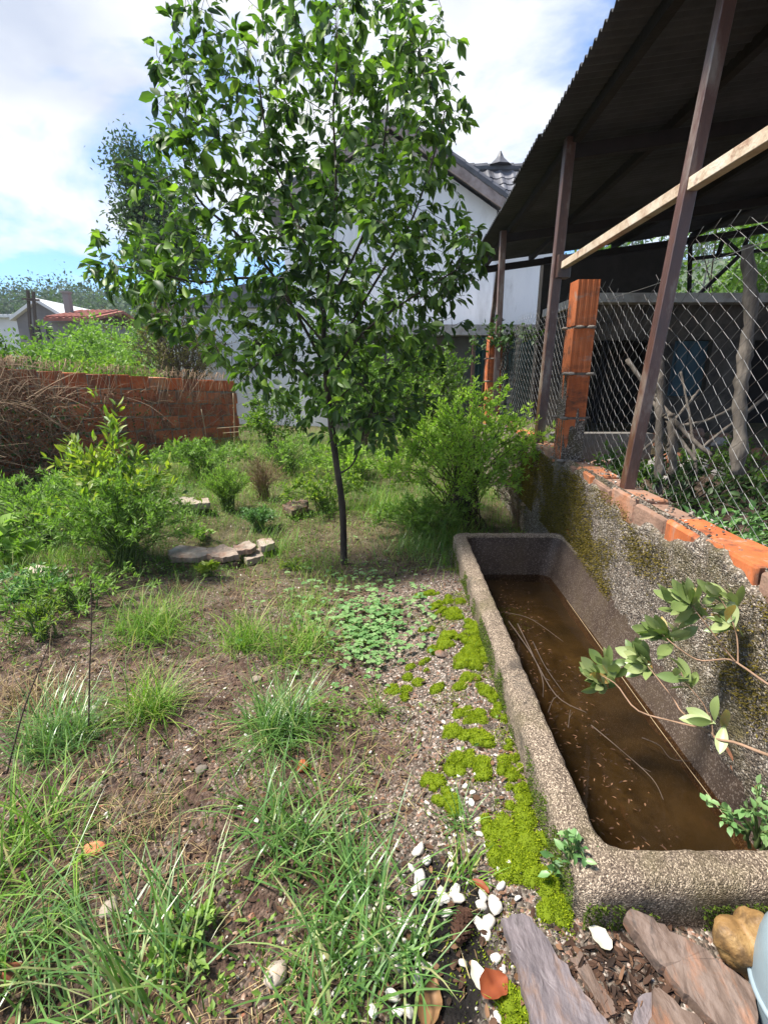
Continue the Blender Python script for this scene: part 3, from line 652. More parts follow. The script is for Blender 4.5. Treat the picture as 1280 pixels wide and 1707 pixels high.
# ------------------------------------------------------------------ low garden wall on the right, its two piers
WT = .17; WTOP = .89
def build_right_wall():
    w = thing('garden_wall', 'low roughcast wall with exposed orange bricks beside the trough', 'wall', (1.3, 3, 0))
    yaw = math.atan2(1, .0535); y0, y1 = .55, 9.3
    mb = MB(); n = 60
    for i in range(n):
        a, b = y0 + (y1 - y0) * i / n, y0 + (y1 - y0) * (i + 1) / n; c = (a + b) / 2
        box(mb, (float(xw(c)) + WT / 2 + .01, c, (WTOP - .25) / 2 - .15), (WT - .03, b - a + .002, WTOP - .05 + .05), (0, 0, yaw - math.pi / 2))
    build('mortar', mb, M['mortar'], w)
    mats = [M['brick_bright'], M['brick_weathered'], M['brick']]
    var = []
    for k, m in enumerate(mats):
        for q in range(2):
            me = rough_block(.29, WT, .135, 40 + k * 3 + q, .0035, .014); me.materials.append(m); var.append(me)
    for c in range(5):
        y = y0 - (.15 if c % 2 else 0)
        while y < y1:
            yc = y + .15; z = WTOP - .07 - c * .145
            if c == 0: z += .012 * math.sin(yc * 5) - (.03 if 2.75 < yc < 3.0 else 0)
            k = int(rng.integers(0, 6)) if c else (int(rng.integers(0, 2)) if yc < 2.0 and rng.random() < .45 else int(rng.integers(2, 4)) if rng.random() < .6 else int(rng.integers(0, 6)))
            o = link('brick', var[k], None, w); o.location = Vector((float(xw(yc)) + WT / 2 + float(rng.normal(0, .005)), yc, z)) - Vector(wloc(w))
            o.rotation_euler = (float(rng.normal(0, .015)), float(rng.normal(0, .015)), yaw + float(rng.normal(0, .012))); y += .302
    # roughcast coat, ragged at the top, tapering into the brick
    Y = np.linspace(y0, y1, 460); Z = np.linspace(.02, WTOP + .01, 66); gy, gzz = np.meshgrid(Y, Z)
    edge = WTOP - .045 + .075 * fbm(gy * 2.3, 1.7, 0, 81, 3) + .02 * vn(gy * 19, 0, 0, 83) + .06 * sstep(3.0, 3.6, gy)
    t = np.clip((edge - gzz) / .035, 0, 1); t = t * t * (3 - 2 * t)
    off = t * (.018 + .005 * fbm(gy * 30, gzz * 30, 0, 84, 3) + .005 * vn(gy * 95, gzz * 95, 0, 85)) - .022 * (1 - t)
    x = xw(gy) - off
    nz, ny = gy.shape; i = (np.arange(nz - 1)[:, None] * ny + np.arange(ny - 1)[None, :]).ravel()
    mb = MB(); mb.add(np.stack([x, gy, gzz], -1).reshape(-1, 3), np.stack([i, i + ny, i + ny + 1, i + 1], 1))
    build('roughcast_coat', mb, M['roughcast'], w, smooth=True)
    # crumbs of mortar on the top
    mb = MB(); n = 500; yy = rng.uniform(y0, 6, n); stones(mb, np.stack([xw(yy) + rng.uniform(.0, WT, n), yy, np.full(n, WTOP + .005)], 1), rng.uniform(.006, .022, n)); build('mortar_crumbs', mb, M['gravel_grey'], w, kind='stuff')
build_right_wall()

def build_pier(label, x0, x1, y, ztop, nblk, hb, coat=True):
    w = thing('brick_pier', label, 'pier', ((x0 + x1) / 2, y, WTOP)); xc = (x0 + x1) / 2; W = x1 - x0
    me = ribbed(hb - .018, W, W, 4, .0025).mesh('brick'); me.materials.append(M['brick_bright'])
    mb = MB(); box(mb, (xc, y, (WTOP - .4 + ztop - .02) / 2), (W - .02, W - .02, ztop - .02 - WTOP + .4)); build('mortar', mb, M['mortar'], w)
    for i in range(nblk):
        o = link('brick', me, None, w); o.rotation_euler = (0, math.pi / 2, 0 if i % 2 else math.pi)
        o.location = Vector((xc + float(rng.normal(0, .004)), y + float(rng.normal(0, .004)), ztop - hb * (i + .5))) - Vector(wloc(w))
        mb = MB(); r = np.random.default_rng(i + 5)
        V0, F0 = ICO[2]
        for s in range(7):
            ang = r.uniform(0, 6.28); p = np.array([xc + np.clip(math.cos(ang) * W, -W / 2, W / 2), y + np.clip(math.sin(ang) * W, -W / 2, W / 2), ztop - hb * (i + 1) + .0])
            mb.add(V0 * (1 + r.normal(0, .12, (len(V0), 1))) * [.035, .02, .012] + p, F0)
        build('mortar_joint', mb, M['mortar'], w, smooth=True, kind='stuff')
    if coat:   # roughcast left on the lower half
        V = []; nz, na = 30, 60; zz = np.linspace(WTOP - .02, ztop - hb * 1.7, nz); F = []
        for i, z in enumerate(zz):
            for j in range(na + 1):
                u = j / na * 2; wx = W / 2
                if u < 1: p = np.array([xc - wx, y + wx - u * W]); nv = np.array([-1, 0])
                else: p = np.array([xc - wx + (u - 1) * W, y - wx]); nv = np.array([0, -1])
                e = ztop - hb * 2.05 - .26 * (u > 1) * (1) - .06 * (u < 1) + .12 * fbm(u * 3, 2.2, 0, 91, 3); t = float(sstep(0, .05, e - z + .10 * vn(u * 5, z * 9, 0, 92)))
                o_ = t * (.005 + .003 * vn(u * 20, z * 60, 0, 93)) - .02 * (1 - t); V.append([*(p + nv * o_), z])
        k = na + 1; i = (np.arange(nz - 1)[:, None] * k + np.arange(na)[None, :]).ravel()
        mb = MB(); mb.add(V, np.stack([i, i + 1, i + k + 1, i + k], 1)); build('roughcast_coat', mb, M['roughcast'], w, smooth=True)
    return w
build_pier('bright orange hollow brick pier on the low wall nearest the camera', 1.28, 1.43, 3.62, 2.10, 4, .305)
build_pier('far orange brick pier half hidden by leaves beyond the green bush', 1.43, 1.62, 7.15, 1.98, 4, .30, coat=False)

# ------------------------------------------------------------------ the trough
def build_trough():
    t = thing('concrete_trough', 'long rectangular concrete trough with pebbly rim, part full of brown water', 'trough', (.85, 2.1, 0))
    nl, nsd, nc = 90, 30, 7
    def loop(x0, x1, y0, y1, r, z):
        P = []
        def seg(a, b, n): return [np.array(a) + (np.array(b) - np.array(a)) * i / n for i in range(n)]
        def arc(cx, cy, a0): return [np.array([cx + r * math.cos(a0 + math.pi / 2 * i / nc), cy + r * math.sin(a0 + math.pi / 2 * i / nc)]) for i in range(nc)]
        P += seg((x0 + r, y0), (x1 - r, y0), nsd) + arc(x1 - r, y0 + r, -math.pi / 2) + seg((x1, y0 + r), (x1, y1 - r), nl) + arc(x1 - r, y1 - r, 0)
        P += seg((x1 - r, y1), (x0 + r, y1), nsd) + arc(x0 + r, y1 - r, math.pi / 2) + seg((x0, y1 - r), (x0, y0 + r), nl) + arc(x0 + r, y0 + r, math.pi)
        P = np.array(P); return np.column_stack([P, np.full(len(P), z)])
    X0, X1, Y0, Y1, H = .445, 1.26, .84, 3.42, .38
    out, inn = [], []
    for f in np.linspace(-.15, H - .045, 14): out.append(loop(X0 + .0, X1, Y0, Y1, .05, f))
    for k in range(1, 6):
        a = math.pi / 2 * k / 5; out.append(loop(X0 + .04 * (1 - math.cos(a)), X1 - .04 * (1 - math.cos(a)), Y0 + .04 * (1 - math.cos(a)), Y1 - .04 * (1 - math.cos(a)), .06, H - .04 + .04 * math.sin(a)))
    for s in (.05, .062, .072): out.append(loop(X0 + s, X1 - s * .6, Y0 + s, Y1 - s * .8, .06, H + .0))
    for k in range(1, 5):
        a = math.pi / 2 * k / 4; s = .074 + .020 * math.sin(a); out.append(loop(X0 + s, X1 - s * .55, Y0 + s * 1.05, Y1 - s * .8, .062, H - .022 * (1 - math.cos(a))))
    s = .094; top = dict(x0=X0 + s, x1=X1 - s * .55, y0=Y0 + s * 1.05, y1=Y1 - s * .8); bot = dict(x0=X0 + s + .012, x1=X1 - .145, y0=Y0 + s * 1.05 + .03, y1=Y1 - .13)
    for f in np.linspace(0, 1, 22): inn.append(loop(*[top[k] + (bot[k] - top[k]) * f for k in ('x0', 'x1', 'y0', 'y1')], .062 + .02 * f, H - .022 - f * .335))
    for f in (.03, .1, .25): inn.append(loop(bot['x0'] + f, bot['x1'] - f, bot['y0'] + f, bot['y1'] - f, .08, H - .357 - .012 * min(1, f * 9)))
    def mk(L, name, mat, amp, cap=False):
        k = len(L[0]); V = np.concatenate(L); V[:, 0] += tr(V[:, 1])
        n = amp * .7 * (fbm(V[:, 0] * 36, V[:, 1] * 36, V[:, 2] * 36, 101, 3)) + amp * .6 * vn(V[:, 0] * 60, V[:, 1] * 60, V[:, 2] * 60, 104)
        V = V + np.stack([n, vn(V[:, 0] * 31, V[:, 1] * 31, V[:, 2] * 31, 107) * amp * .7, n], 1)
        i = (np.arange(len(L) - 1)[:, None] * k); j = np.arange(k)[None]; j2 = (j + 1) % k
        F = [np.stack([i + j, i + j2, i + k + j2, i + k + j], -1).reshape(-1, 4)]
        if cap: F.append(((len(L) - 1) * k + np.arange(k))[None])
        mb = MB(); mb.add(V, F); return build(name, mb, mat, t, smooth=True)
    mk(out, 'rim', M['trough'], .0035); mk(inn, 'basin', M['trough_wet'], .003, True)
    # water and the sediment on the bottom
    nx, ny = 30, 80; zw = .092
    def sheet(z, amp, sc):
        u, v = np.meshgrid(np.linspace(.552, 1.165, nx), np.linspace(.95, 3.335, ny)); zz = z + amp * fbm(u * sc, v * sc, 0, 111, 3)
        x = u + tr(v); i = (np.arange(ny - 1)[:, None] * nx + np.arange(nx - 1)[None]).ravel(); mb = MB(); mb.add(np.stack([x, v, zz], -1).reshape(-1, 3), np.stack([i, i + 1, i + nx + 1, i + nx], 1)); return mb
    build('sediment', sheet(.045, .012, 5), M['sediment'], t, smooth=True)
    m, nt, N, L = newmat('water'); o = N('ShaderNodeOutputMaterial'); g = N('ShaderNodeBsdfGlossy'); tp = N('ShaderNodeBsdfTransparent'); mx = N('ShaderNodeMixShader'); fr = N('ShaderNodeFresnel')
    g.inputs['Roughness'].default_value = .03; tp.inputs['Color'].default_value = (.74, .60, .42, 1); fr.inputs['IOR'].default_value = 1.33
    tc = N('ShaderNodeTexCoord'); nn = N('ShaderNodeTexNoise'); nn.inputs['Scale'].default_value = 9; L(tc.outputs['Object'], nn.inputs['Vector']); b = N('ShaderNodeBump'); b.inputs['Strength'].default_value = .05; L(nn.outputs['Fac'], b.inputs['Height'])
    L(b.outputs[0], g.inputs['Normal']); L(fr.outputs[0], mx.inputs[0]); L(tp.outputs[0], mx.inputs[1]); L(g.outputs[0], mx.inputs[2]); L(mx.outputs[0], o.inputs[0])
    w = build('water', sheet(zw, .0, 1), m); w['kind'] = 'structure'
build_trough()

# ------------------------------------------------------------------ open shelter: posts, beams, corrugated roof
def xe(y): return 1.155 + .05 * (np.asarray(y, float) - 3.05)
def zr(x, y): return 3.28 + .13 * (np.asarray(x, float) - xe(y))
def build_shelter():
    s = thing('open_shelter', 'open lean-to shelter with dark corrugated roof on leaning rusty steel posts', 'shelter', (1.4, 4.5, WTOP))
    YN, YF, XR = -1.2, 9.25, 7.2
    w = .95; y = YN; k = 0; pit = .0762
    while y < YF - .05:
        y1 = min(y + w + .07, YF); Y = np.arange(y, y1 + .001, pit / 8); z = .016 * np.sin(Y / pit * 2 * math.pi) - .004 * (k % 2)
        for xa, xb in ((0, 3.05), (3.0, 6.0)):
            T = np.array([xa, xa + .01, (xa + xb) / 2, xb]); jag = float(rng.normal(0, .02)); sagk = float(rng.uniform(0, .012))
            V = []
            for t in T:
                X = xe(Y) + t + (jag if t == 0 else 0); Z = zr(X, Y) + z + .012 * (xa > 0) - sagk * math.sin(math.pi * (t - xa) / (xb - xa)); V.append(np.stack([X, Y, Z], 1))
            n = len(Y); V = np.concatenate(V); V2 = V + [0, 0, .0035]; i = (np.arange(len(T) - 1)[:, None] * n + np.arange(n - 1)[None]).ravel()
            q = np.stack([i, i + 1, i + n + 1, i + n], 1); m = len(V); e = np.arange(n - 1)
            mb = MB(); mb.add(np.concatenate([V, V2]), [q, q[:, ::-1] + m, np.stack([e, e + m, e + 1 + m, e + 1], 1)]); build('roof_sheet', mb, M['sheet_roof'], s, smooth=False)
        y += w; k += 1
    # purlins run along the eave, rafters from each post
    for off in (.27, 1.02, 2.4, 3.7, 5.2):
        mb = MB(); P = []
        for y in (YN, YF - .02): x = float(xe(y)) + off; P.append((x, y, float(zr(x, y)) - .055))
        bar(mb, P[0], P[1], .06, .08); build('purlin', mb, M['dark_steel'], s)
    for y in (2.72, 4.52, 7.1, 9.12):
        xa = float(xe(y)) + .2; mb = MB(); bar(mb, (xa, y, float(zr(xa, y)) - .145), (xa + 5.6, y, float(zr(xa + 5.6, y)) - .145), .08, .10); build('rafter', mb, M['dark_steel'], s)
    posts = [((1.335, 2.64, .88), (1.497, 2.66, 3.24), .060), ((1.40, 4.46, .86), (1.455, 4.5, 3.26), .075), ((1.545, 7.0, .6), (1.53, 7.06, 3.24), .075), ((1.93, 10.1, .3), (1.93, 9.1, 3.25), .07)]
    for p, q, wd in posts:
        mb = MB(); bar(mb, p, q, wd, wd, (0, 1, 0)); build('post', mb, M['rust'], s)
    mb = MB(); bar(mb, (1.47, 4.55, 2.34), (1.40, .1, 2.35), .05, .055); build('rail', mb, M['rust_pale'], s)
    mb = MB(); bar(mb, (1.47, 4.46, 2.25), (1.47, 4.46, 2.42), .11, .11, (0, 1, 0)); build('bracket', mb, M['rust'], s)
    # truss seen against the greenery at the back
    mb = MB(); y = 8.6
    A = lambda px, py: ony(px, py, y)
    for p, q in (((1150, 432), (1290, 415)), ((1150, 405), (1290, 372)), ((1165, 490), (1240, 418)), ((1195, 428), (1205, 398)), ((1205, 398), (1235, 424)), ((1235, 424), (1250, 385)), ((1150, 402), (1148, 492))):
        bar(mb, A(*p), A(*q), .05, .05)
    build('truss', mb, M['dark_steel'], s)
build_shelter()

def build_store():
    b = thing('store_building', 'dark concrete store with shuttered opening at the back of the shelter', 'building', (4.3, 7.6, .6)); y = 7.6; zt = 2.42; z0 = .35
    xs = [2.55, 2.95, 3.95, 4.22, 4.75, 5.25, 6.15, 7.4]
    mb = MB()
    box(mb, (5.1, y, (zt + 1.95) / 2), (4.6, .2, zt - 1.95))                            # lintel band
    for a, c in ((2.8, 3.0), (3.95, 4.2), (4.75, 5.35), (6.2, 7.4)): box(mb, ((a + c) / 2, y + .002, (z0 + 1.95) / 2), (c - a, .196, 1.95 - z0 - .002))
    box(mb, (4.47, y + .004, (z0 + 1.15) / 2), (.56, .19, 1.15 - z0))
    build('wall', mb, M['concrete_sooty'], b)
    mb = MB(); box(mb, (5.1, y + 1.4, 1.4), (4.6, .2, 2.1)); box(mb, (2.87, y + .7, 1.4), (.12, 1.19, 2.09)); build('rear_wall', mb, M['soot'], b)  # inner walls coloured near-black to hold the darkness of the inside
    mb = MB(); box(mb, (5.12, y + .6, zt + .06), (4.75, 1.9, .12)); build('slab_roof', mb, M['concrete_light'], b)
    mb = MB(); box(mb, (4.47, y + .02, 1.55), (.54, .05, .78)); sh = build('shutter', mb, M['shutter'], b)
    mb = MB()
    for x in (4.3, 4.47, 4.64): box(mb, (x, y - .012, 1.55), (.02, .015, .74))
    build('batten', mb, M['shutter'], sh)
    w = thing('end_wall', 'sooty dark brick end wall under the far end of the shelter', 'wall', (3.3, 9.3, 0))
    mb = MB(); poly_prism(mb, [[2.75, 9.32, 0], [4.9, 9.32, 0], [4.9, 9.32, 3.66], [2.75, 9.32, 3.4]], (0, .2, 0)); build('wall_face', mb, M['soot'], w)  # shade under the roof is put into this wall's near-black colour
build_store()

# chain-link fence along the wall
def build_fence():
    f = thing('chain_link_fence', 'grey chain-link fence with ragged top edge strung along the low wall', 'fence', (1.5, 3, WTOP))
    p = .062; mb = MB(); r = np.random.default_rng(8); ys = np.arange(.75, 8.9, p)
    for i, y in enumerate(ys):
        zt = 2.12 + .03 * math.sin(y * 2.3) + (.03 if i % 2 else 0) - (.25 * math.exp(-((y - 3.2) / .35) ** 2)); n = int((zt - .74) / (p * .62))
        k = np.arange(n + 1); sgn = np.where(k % 2 == 0, -1, 1)
        yy = y + sgn * (1 if i % 2 else -1) * p * .5 + r.normal(0, .002, n + 1); zz = .74 + k * p * .62 + .018 * math.sin(y * 3.1)
        xx = xw(yy) + .215 + .012 * np.sin(yy * 4 + zz * 3) + .003 * sgn * (1 if i % 2 else -1) + .02 * vn(yy * 1.6, zz * 1.6, 0, 121)
        tube(mb, np.stack([xx, yy, zz], 1), .0012, 3)
    build('chain_link_mesh', mb, M['wire'], f)
    for z in (1.98,):
        mb = MB(); yy = np.linspace(.75, 8.8, 60); tube(mb, np.stack([xw(yy) + .212 + .012 * np.sin(yy * 4 + z * 3), yy, z - .02 * np.sin((yy - .75) * 2.2) ** 2], 1), .002, 4); build('line_wire', mb, M['wire'], f)
build_fence()

# ================================================================== vegetation
def pts_px(lst): return np.array([gp(*p) for p in lst])

# ------------------------------------------------------------------ the fruit tree
def fruit_tree():
    r = np.random.default_rng(3)
    base = gp(573, 940); Y0 = base[1]
    t = thing('fruit_tree', 'slender young fruit tree with vase-shaped leafy crown in mid garden', 'tree', base)
    tp = [base - [0, 0, .05]] + [ony(px, py, Y0 + dy) for px, py, dy in ((571, 850, 0), (559, 760, .01), (547, 660, .0), (540, 560, -.02), (546, 470, .0), (556, 380, .03), (560, 290, .05), (556, 180, .05), (566, 60, .1))]
    tp = smooth_path(tp, 66)
    nodes = [p for p in tp]; par = [-1] + list(range(len(tp) - 1))
    # side limbs that start low
    def limb(i0, pts):
        pts = smooth_path(np.array([nodes[i0]] + list(pts)), max(6, int(len(pts) * 8))); pr = i0
        for p in pts[1:]: nodes.append(p); par.append(pr); pr = len(nodes) - 1
        return pr
    at = lambda z: int(np.argmin(np.abs(tp[:, 2] - z)))
    L = lambda px, py, dy: ony(px, py, Y0 + dy)
    limb(at(.72), [L(590, 770, -.1), L(612, 700, -.15), L(640, 640, -.2)])
    limb(at(1.55), [L(470, 480, -.2), L(400, 395, -.3), L(330, 330, -.3), L(300, 240, -.25)])
    limb(at(1.55), [L(620, 480, -.1), L(680, 380, -.1), L(720, 270, -.05), L(745, 170, 0)])
    limb(at(1.72), [L(440, 470, .1), L(330, 470, .0), L(240, 450, -.1), L(165, 440, -.2)])
    limb(at(1.42), [L(600, 560, -.3), L(680, 500, -.4), L(760, 450, -.4)])
    limb(at(1.85), [L(500, 380, .1), L(450, 250, .15), L(430, 120, .2)])
    limb(at(1.9), [L(610, 380, .2), L(640, 240, .2), L(650, 100, .2)])
    limb(at(1.25), [L(490, 600, -.35), L(440, 600, -.5), L(400, 640, -.55)])
    limb(at(1.2), [L(600, 640, -.45), L(640, 720, -.55), L(650, 800, -.6), L(632, 860, -.62)])
    # attractors
    E = [((-.33, 0, 2.10), (1.0, .95, .62), 900), ((-.30, .05, 3.0), (.72, .8, .85), 760), ((-1.25, -.1, 2.05), (.85, .5, .50), 640), ((-1.75, -.15, 1.95), (.45, .4, .22), 130), ((-.75, -.3, 1.72), (.7, .5, .35), 260), ((.42, -.1, 2.02), (.46, .65, .55), 360),
         ((-.16, -.25, 1.40), (.62, .65, .42), 520), ((-1.15, -.05, 2.75), (.62, .6, .62), 520), ((-1.05, 0, 3.4), (.42, .5, .42), 150), ((.25, 0, 2.95), (.40, .5, .55), 200), ((-.9, 0, 1.72), (.6, .5, .25), 120), ((-.55, 0, 3.5), (.6, .6, .5), 200), ((.05, .1, 3.55), (.55, .6, .5), 180)]
    A = []
    for c, rad, n in E:
        q = nrm(r.normal(0, 1, (n, 3))) * r.uniform(0, 1, (n, 1)) ** .4 * rad + np.array(c) + [0, Y0, 0]; A.append(q)
    A = np.concatenate(A); px, py, zc = proj(A)
    lim_l = np.interp(py, [-300, 60, 200, 300, 380, 450, 520, 600, 660, 760], [320, 245, 235, 180, 150, 120, 200, 340, 395, 420])
    lim_r = np.interp(py, [-300, 0, 100, 250, 330, 420, 520, 640, 760, 880], [740, 760, 815, 780, 822, 822, 790, 750, 690, 655])
    A = A[(px > lim_l + 12) & (px < lim_r - 10) & (zc > 2.1)]
    # keep some windows in the crown
    A = A[fbm(A[:, 0] * 3.2, A[:, 1] * 3.2, A[:, 2] * 3.2, 131, 2) > -.30]
    N = np.array(nodes); par = list(par); alive = np.ones(len(A), bool); best = np.full(len(A), 9.0); bi = np.zeros(len(A), int)
    def upd(idx):
        d = np.linalg.norm(A[:, None] - N[idx][None], axis=2); j = d.argmin(1); dm = d[np.arange(len(A)), j]; m = dm < best; best[m] = dm[m]; bi[m] = np.asarray(idx)[j[m]]
    upd([i for i in range(len(N)) if N[i][2] > 1.1])
    step = .055
    for it in range(90):
        act = alive & (best < .9)
        if not act.any(): break
        s = nrm(A - N[bi]); acc = np.zeros((len(N), 3)); np.add.at(acc, bi[act], s[act]); ids = np.unique(bi[act])
        new = []
        for i in ids:
            d = acc[i] / (np.linalg.norm(acc[i]) + 1e-9) + np.array([0, 0, .10]) + r.normal(0, .14, 3); p = N[i] + d / np.linalg.norm(d) * step
            new.append(p); par.append(int(i))
        n0 = len(N); N = np.concatenate([N, new]); upd(list(range(n0, len(N)))); alive &= best > .075
        if len(N) > 10500: break
    par = np.array(par); n = len(N)
    e = 2.25; acc = np.zeros(n); rad = np.zeros(n); kids = np.zeros(n, int)
    np.add.at(kids, par[par >= 0], 1)
    for i in range(n - 1, -1, -1):
        rad[i] = max(.0016, acc[i] ** (1 / e)) if acc[i] > 0 else .0016
        if par[i] >= 0: acc[par[i]] += rad[i] ** e
    rad *= .025 / rad[0]
    rad = np.maximum(rad, .0017)
    nt = len(tp)
    mb = MB(); tube(mb, tp, np.maximum(rad[:nt] * (1 + .25 * np.exp(-np.arange(nt) / 2.5)), .004) * (1 + .06 * r.normal(0, 1, nt)), 10); build('trunk', mb, M['bark'], t, smooth=True)
    # each limb off the trunk is a branch of its own
    root = np.full(n, -1)
    for i in range(nt, n):
        root[i] = root[par[i]] if par[i] >= nt else i
    size = np.bincount(root[nt:], minlength=n); order = np.argsort(-size)
    big = [i for i in order if size[i] > 45]; small = MB(); groups = {}
    for i in range(nt, n): groups.setdefault(root[i], []).append(i)
    def seg_tubes(mb, ids):
        for i in ids:
            k = 6 if rad[i] > .006 else 4 if rad[i] > .003 else 3; p = par[i]
            d = N[i] - N[p]; q = N[p] - d * .08 if rad[i] > .004 else N[p]
            tube(mb, [q, N[i]], [min(rad[p], rad[i] * 1.25), rad[i]], k, cap=False)
    for i in groups:
        if i in big: mb = MB(); seg_tubes(mb, groups[i]); build('branch', mb, M['bark'], t, smooth=True)
        else: seg_tubes(small, groups[i])
    build('twigs', small, M['bark'], t, smooth=True, kind='stuff')
    # leaves
    clump = sstep(-.35, .35, fbm(N[:, 0] * 4.2, N[:, 1] * 4.2, N[:, 2] * 4.2, 133, 2))
    P, D = [], []
    dirn = N - N[np.maximum(par, 0)]
    for i in range(nt, n):
        if rad[i] > .0062 or N[i][2] < 1.0: continue
        k = r.poisson((2.0 if kids[i] else 7.2) * (.35 + 1.1 * clump[i])) if rad[i] < .0035 else r.poisson(.8)
        for _ in range(k):
            a = r.normal(0, 1, 3); d0 = nrm(dirn[i]); a -= d0 * (a @ d0); d = nrm(a) * .7 + d0 * .6 + np.array([0, 0, -.62]); P.append(N[i] + r.normal(0, .006, 3)); D.append(d)
    P, D = np.array(P), nrm(np.array(D)); nl = len(P)
    P = P + D * .012
    Ls = np.clip(.068 * np.exp(r.normal(0, .27, nl)), .03, .11); Ws = Ls * r.uniform(.40, .58, nl)
    # light young leaves towards the shoot ends
    rnd = np.clip(r.beta(2.0, 2.6, nl) + .25 * (fbm(P[:, 0] * 2, P[:, 1] * 2, P[:, 2] * 2, 141, 2)), 0, 1)
    px, py, zc = proj(P); vis = (px > 0) & (px < 1280) & (py > 0) & (py < 1707); app = np.where(vis, Ls / zc, 0) * np.where(r.uniform(0, 1, nl) < .5, 1, .8)
    pick = np.argsort(-app)[:300]; rest = np.ones(nl, bool); rest[pick] = False
    mb = MB(); leaves(mb, P[rest], D[rest], Ls[rest], Ws[rest], 'broad', rnd[rest], tilt=.8, r=r)
    sub = 0
    build('foliage', mb, M['leaf_tree'], t, smooth=True, kind='stuff')
    # petioles are implied by the offset; single leaves nearest the camera are objects
    var = []
    for k in range(4):
        mb = MB(); leaves(mb, [[0, 0, 0]], [[1, 0, 0]], 1.0, [.5 + .05 * k], 'broad', .5, tilt=.05, r=r); me = mb.mesh('leaf', smooth=True); me.materials.append(M['leaf_tree_obj']); var.append(me)
    off = wloc(t)
    for q, i in enumerate(pick):
        o = link('leaf', var[q % 4], None, t); X = D[i]; Z = np.array([0, 0, 1.0]) + r.normal(0, .5, 3); Yv = nrm(np.cross(Z, X)); Zv = np.cross(X, Yv)
        m = Matrix([[X[0], Yv[0], Zv[0]], [X[1], Yv[1], Zv[1]], [X[2], Yv[2], Zv[2]]]); o.rotation_euler = m.to_euler(); o.location = P[i] - off; o.scale = (Ls[i],) * 3
    print('tree nodes', n, 'leaves', nl, 'branches', len(big))
fruit_tree()

# ------------------------------------------------------------------ generic shrubs
def shrub(name, label, cat, base, h, rad, nst, leafm, stemm, nleaf, lsize, lw=.4, kind='lance', spread=.55, droop=.1, seed=0, rl=(0, 1), tip=None, lo=.12, small=False, group=None, stem_r=.006, upw=.25, kinds=None, squash=1.0):
    """a plant of arching stems that fork, with leaves along them"""
    r = np.random.default_rng(seed + 900); base = np.asarray(base, float); t = thing(name, label, cat, base, group)
    st = MB(); P, D, T = [], [], []
    for s in range(nst):
        az = r.uniform(0, 6.283); out = rad * math.sqrt(r.uniform(.02, 1)); hh = h * (1 - .45 * (out / rad) ** 2) * r.uniform(.75, 1.05)
        p0 = base + [r.normal(0, rad * .12), r.normal(0, rad * .12), -.02]; end = base + [math.cos(az) * out, math.sin(az) * out * squash, hh]
        mid = (p0 + end) / 2 + [math.cos(az) * -out * .18, math.sin(az) * -out * .18 * squash, hh * .12]
        end2 = end + [math.cos(az) * rad * droop, math.sin(az) * rad * droop, -h * droop * .5]
        path = smooth_path([p0, mid, end, end2] if droop > .05 else [p0, mid, end], 12); path[1:-1] += r.normal(0, h * .012, (10, 3))
        rr = np.linspace(stem_r, stem_r * .25, 12); tube(st, path, rr, 4, cap=False)
        twigs = [path]
        for k in range(3):
            i = int(r.integers(4, 10)); d = nrm(nrm(path[i + 1] - path[i]) + r.normal(0, .6, 3) + [0, 0, .3]); ln = h * r.uniform(.14, .3)
            tw = smooth_path([path[i], path[i] + d * ln * .5, path[i] + d * ln + [0, 0, .1 * ln]], 6); tube(st, tw, np.linspace(stem_r * .45, stem_r * .2, 6), 3, cap=False); twigs.append(tw)
        for j, tw in enumerate(twigs):
            m = max(3, int(nleaf * (1 if j == 0 else .45) / nst / 2.2)); u = r.uniform(lo if j == 0 else 0, 1, m) ** .8 * (len(tw) - 1.001); i = u.astype(int); f = (u - i)[:, None]
            P.append(tw[i] * (1 - f) + tw[i + 1] * f); dd = nrm(tw[np.minimum(i + 1, len(tw) - 1)] - tw[i]); a = r.normal(0, 1, (m, 3)); a -= dd * (a * dd).sum(1)[:, None]
            D.append(nrm(a) * .85 + dd * .6 + [0, 0, upw]); T.append(u / (len(tw) - 1))
    P, D, T = np.concatenate(P), np.concatenate(D), np.concatenate(T); n = len(P); L = lsize * r.uniform(.6, 1.2, n)
    rnd = np.clip(rl[0] + (rl[1] - rl[0]) * (r.uniform(0, 1, n) * .6 + .4 * T + .18 * fbm(P[:, 0] * 5, P[:, 1] * 5, P[:, 2] * 5, 151, 2)), 0, 1)
    mb = MB(); P = P + r.normal(0, lsize * .12, (n, 3))
    if small: leaflets(mb, P, D, L, L * lw, rnd, r)
    else: leaves(mb, P, D, L, L * lw, kind, rnd, tilt=.5, r=r)
    build('stem', st, stemm, t, smooth=True); build('foliage', mb, leafm, t, smooth=not small, kind='stuff')
    return t

g = gp
shrub('shrub', 'airy bright green shrub of fine leaves right of the fruit tree', 'shrub', g(768, 874), 1.24, .74, 90, M['leaf_broom'], M['twig'], 17000, .048, .34, seed=1, small=True, lo=.05, droop=.14, rl=(.15, 1))
shrub('shrub', 'tall leafy plant with yellow-green shoot tips in front of brambles', 'shrub', g(205, 930), 1.06, .50, 26, M['leaf_yellow'], M['green_stem'], 1500, .085, .36, seed=2, droop=.03, lo=.3)
shrub('shrub', 'dense darker feathery bush at the foot of the yellow-green shoots', 'shrub', g(215, 950), .66, .46, 60, M['leaf_herb'], M['green_stem'], 8000, .040, .26, seed=3, droop=.08, small=True, rl=(0, .8))
shrub('shrub', 'spreading pale green feathery weed at the left edge under brambles', 'plant', g(60, 905), .55, .80, 70, M['leaf_herb'], M['green_stem'], 9000, .046, .28, seed=4, droop=.15, small=True, rl=(.15, 1), lo=.05)
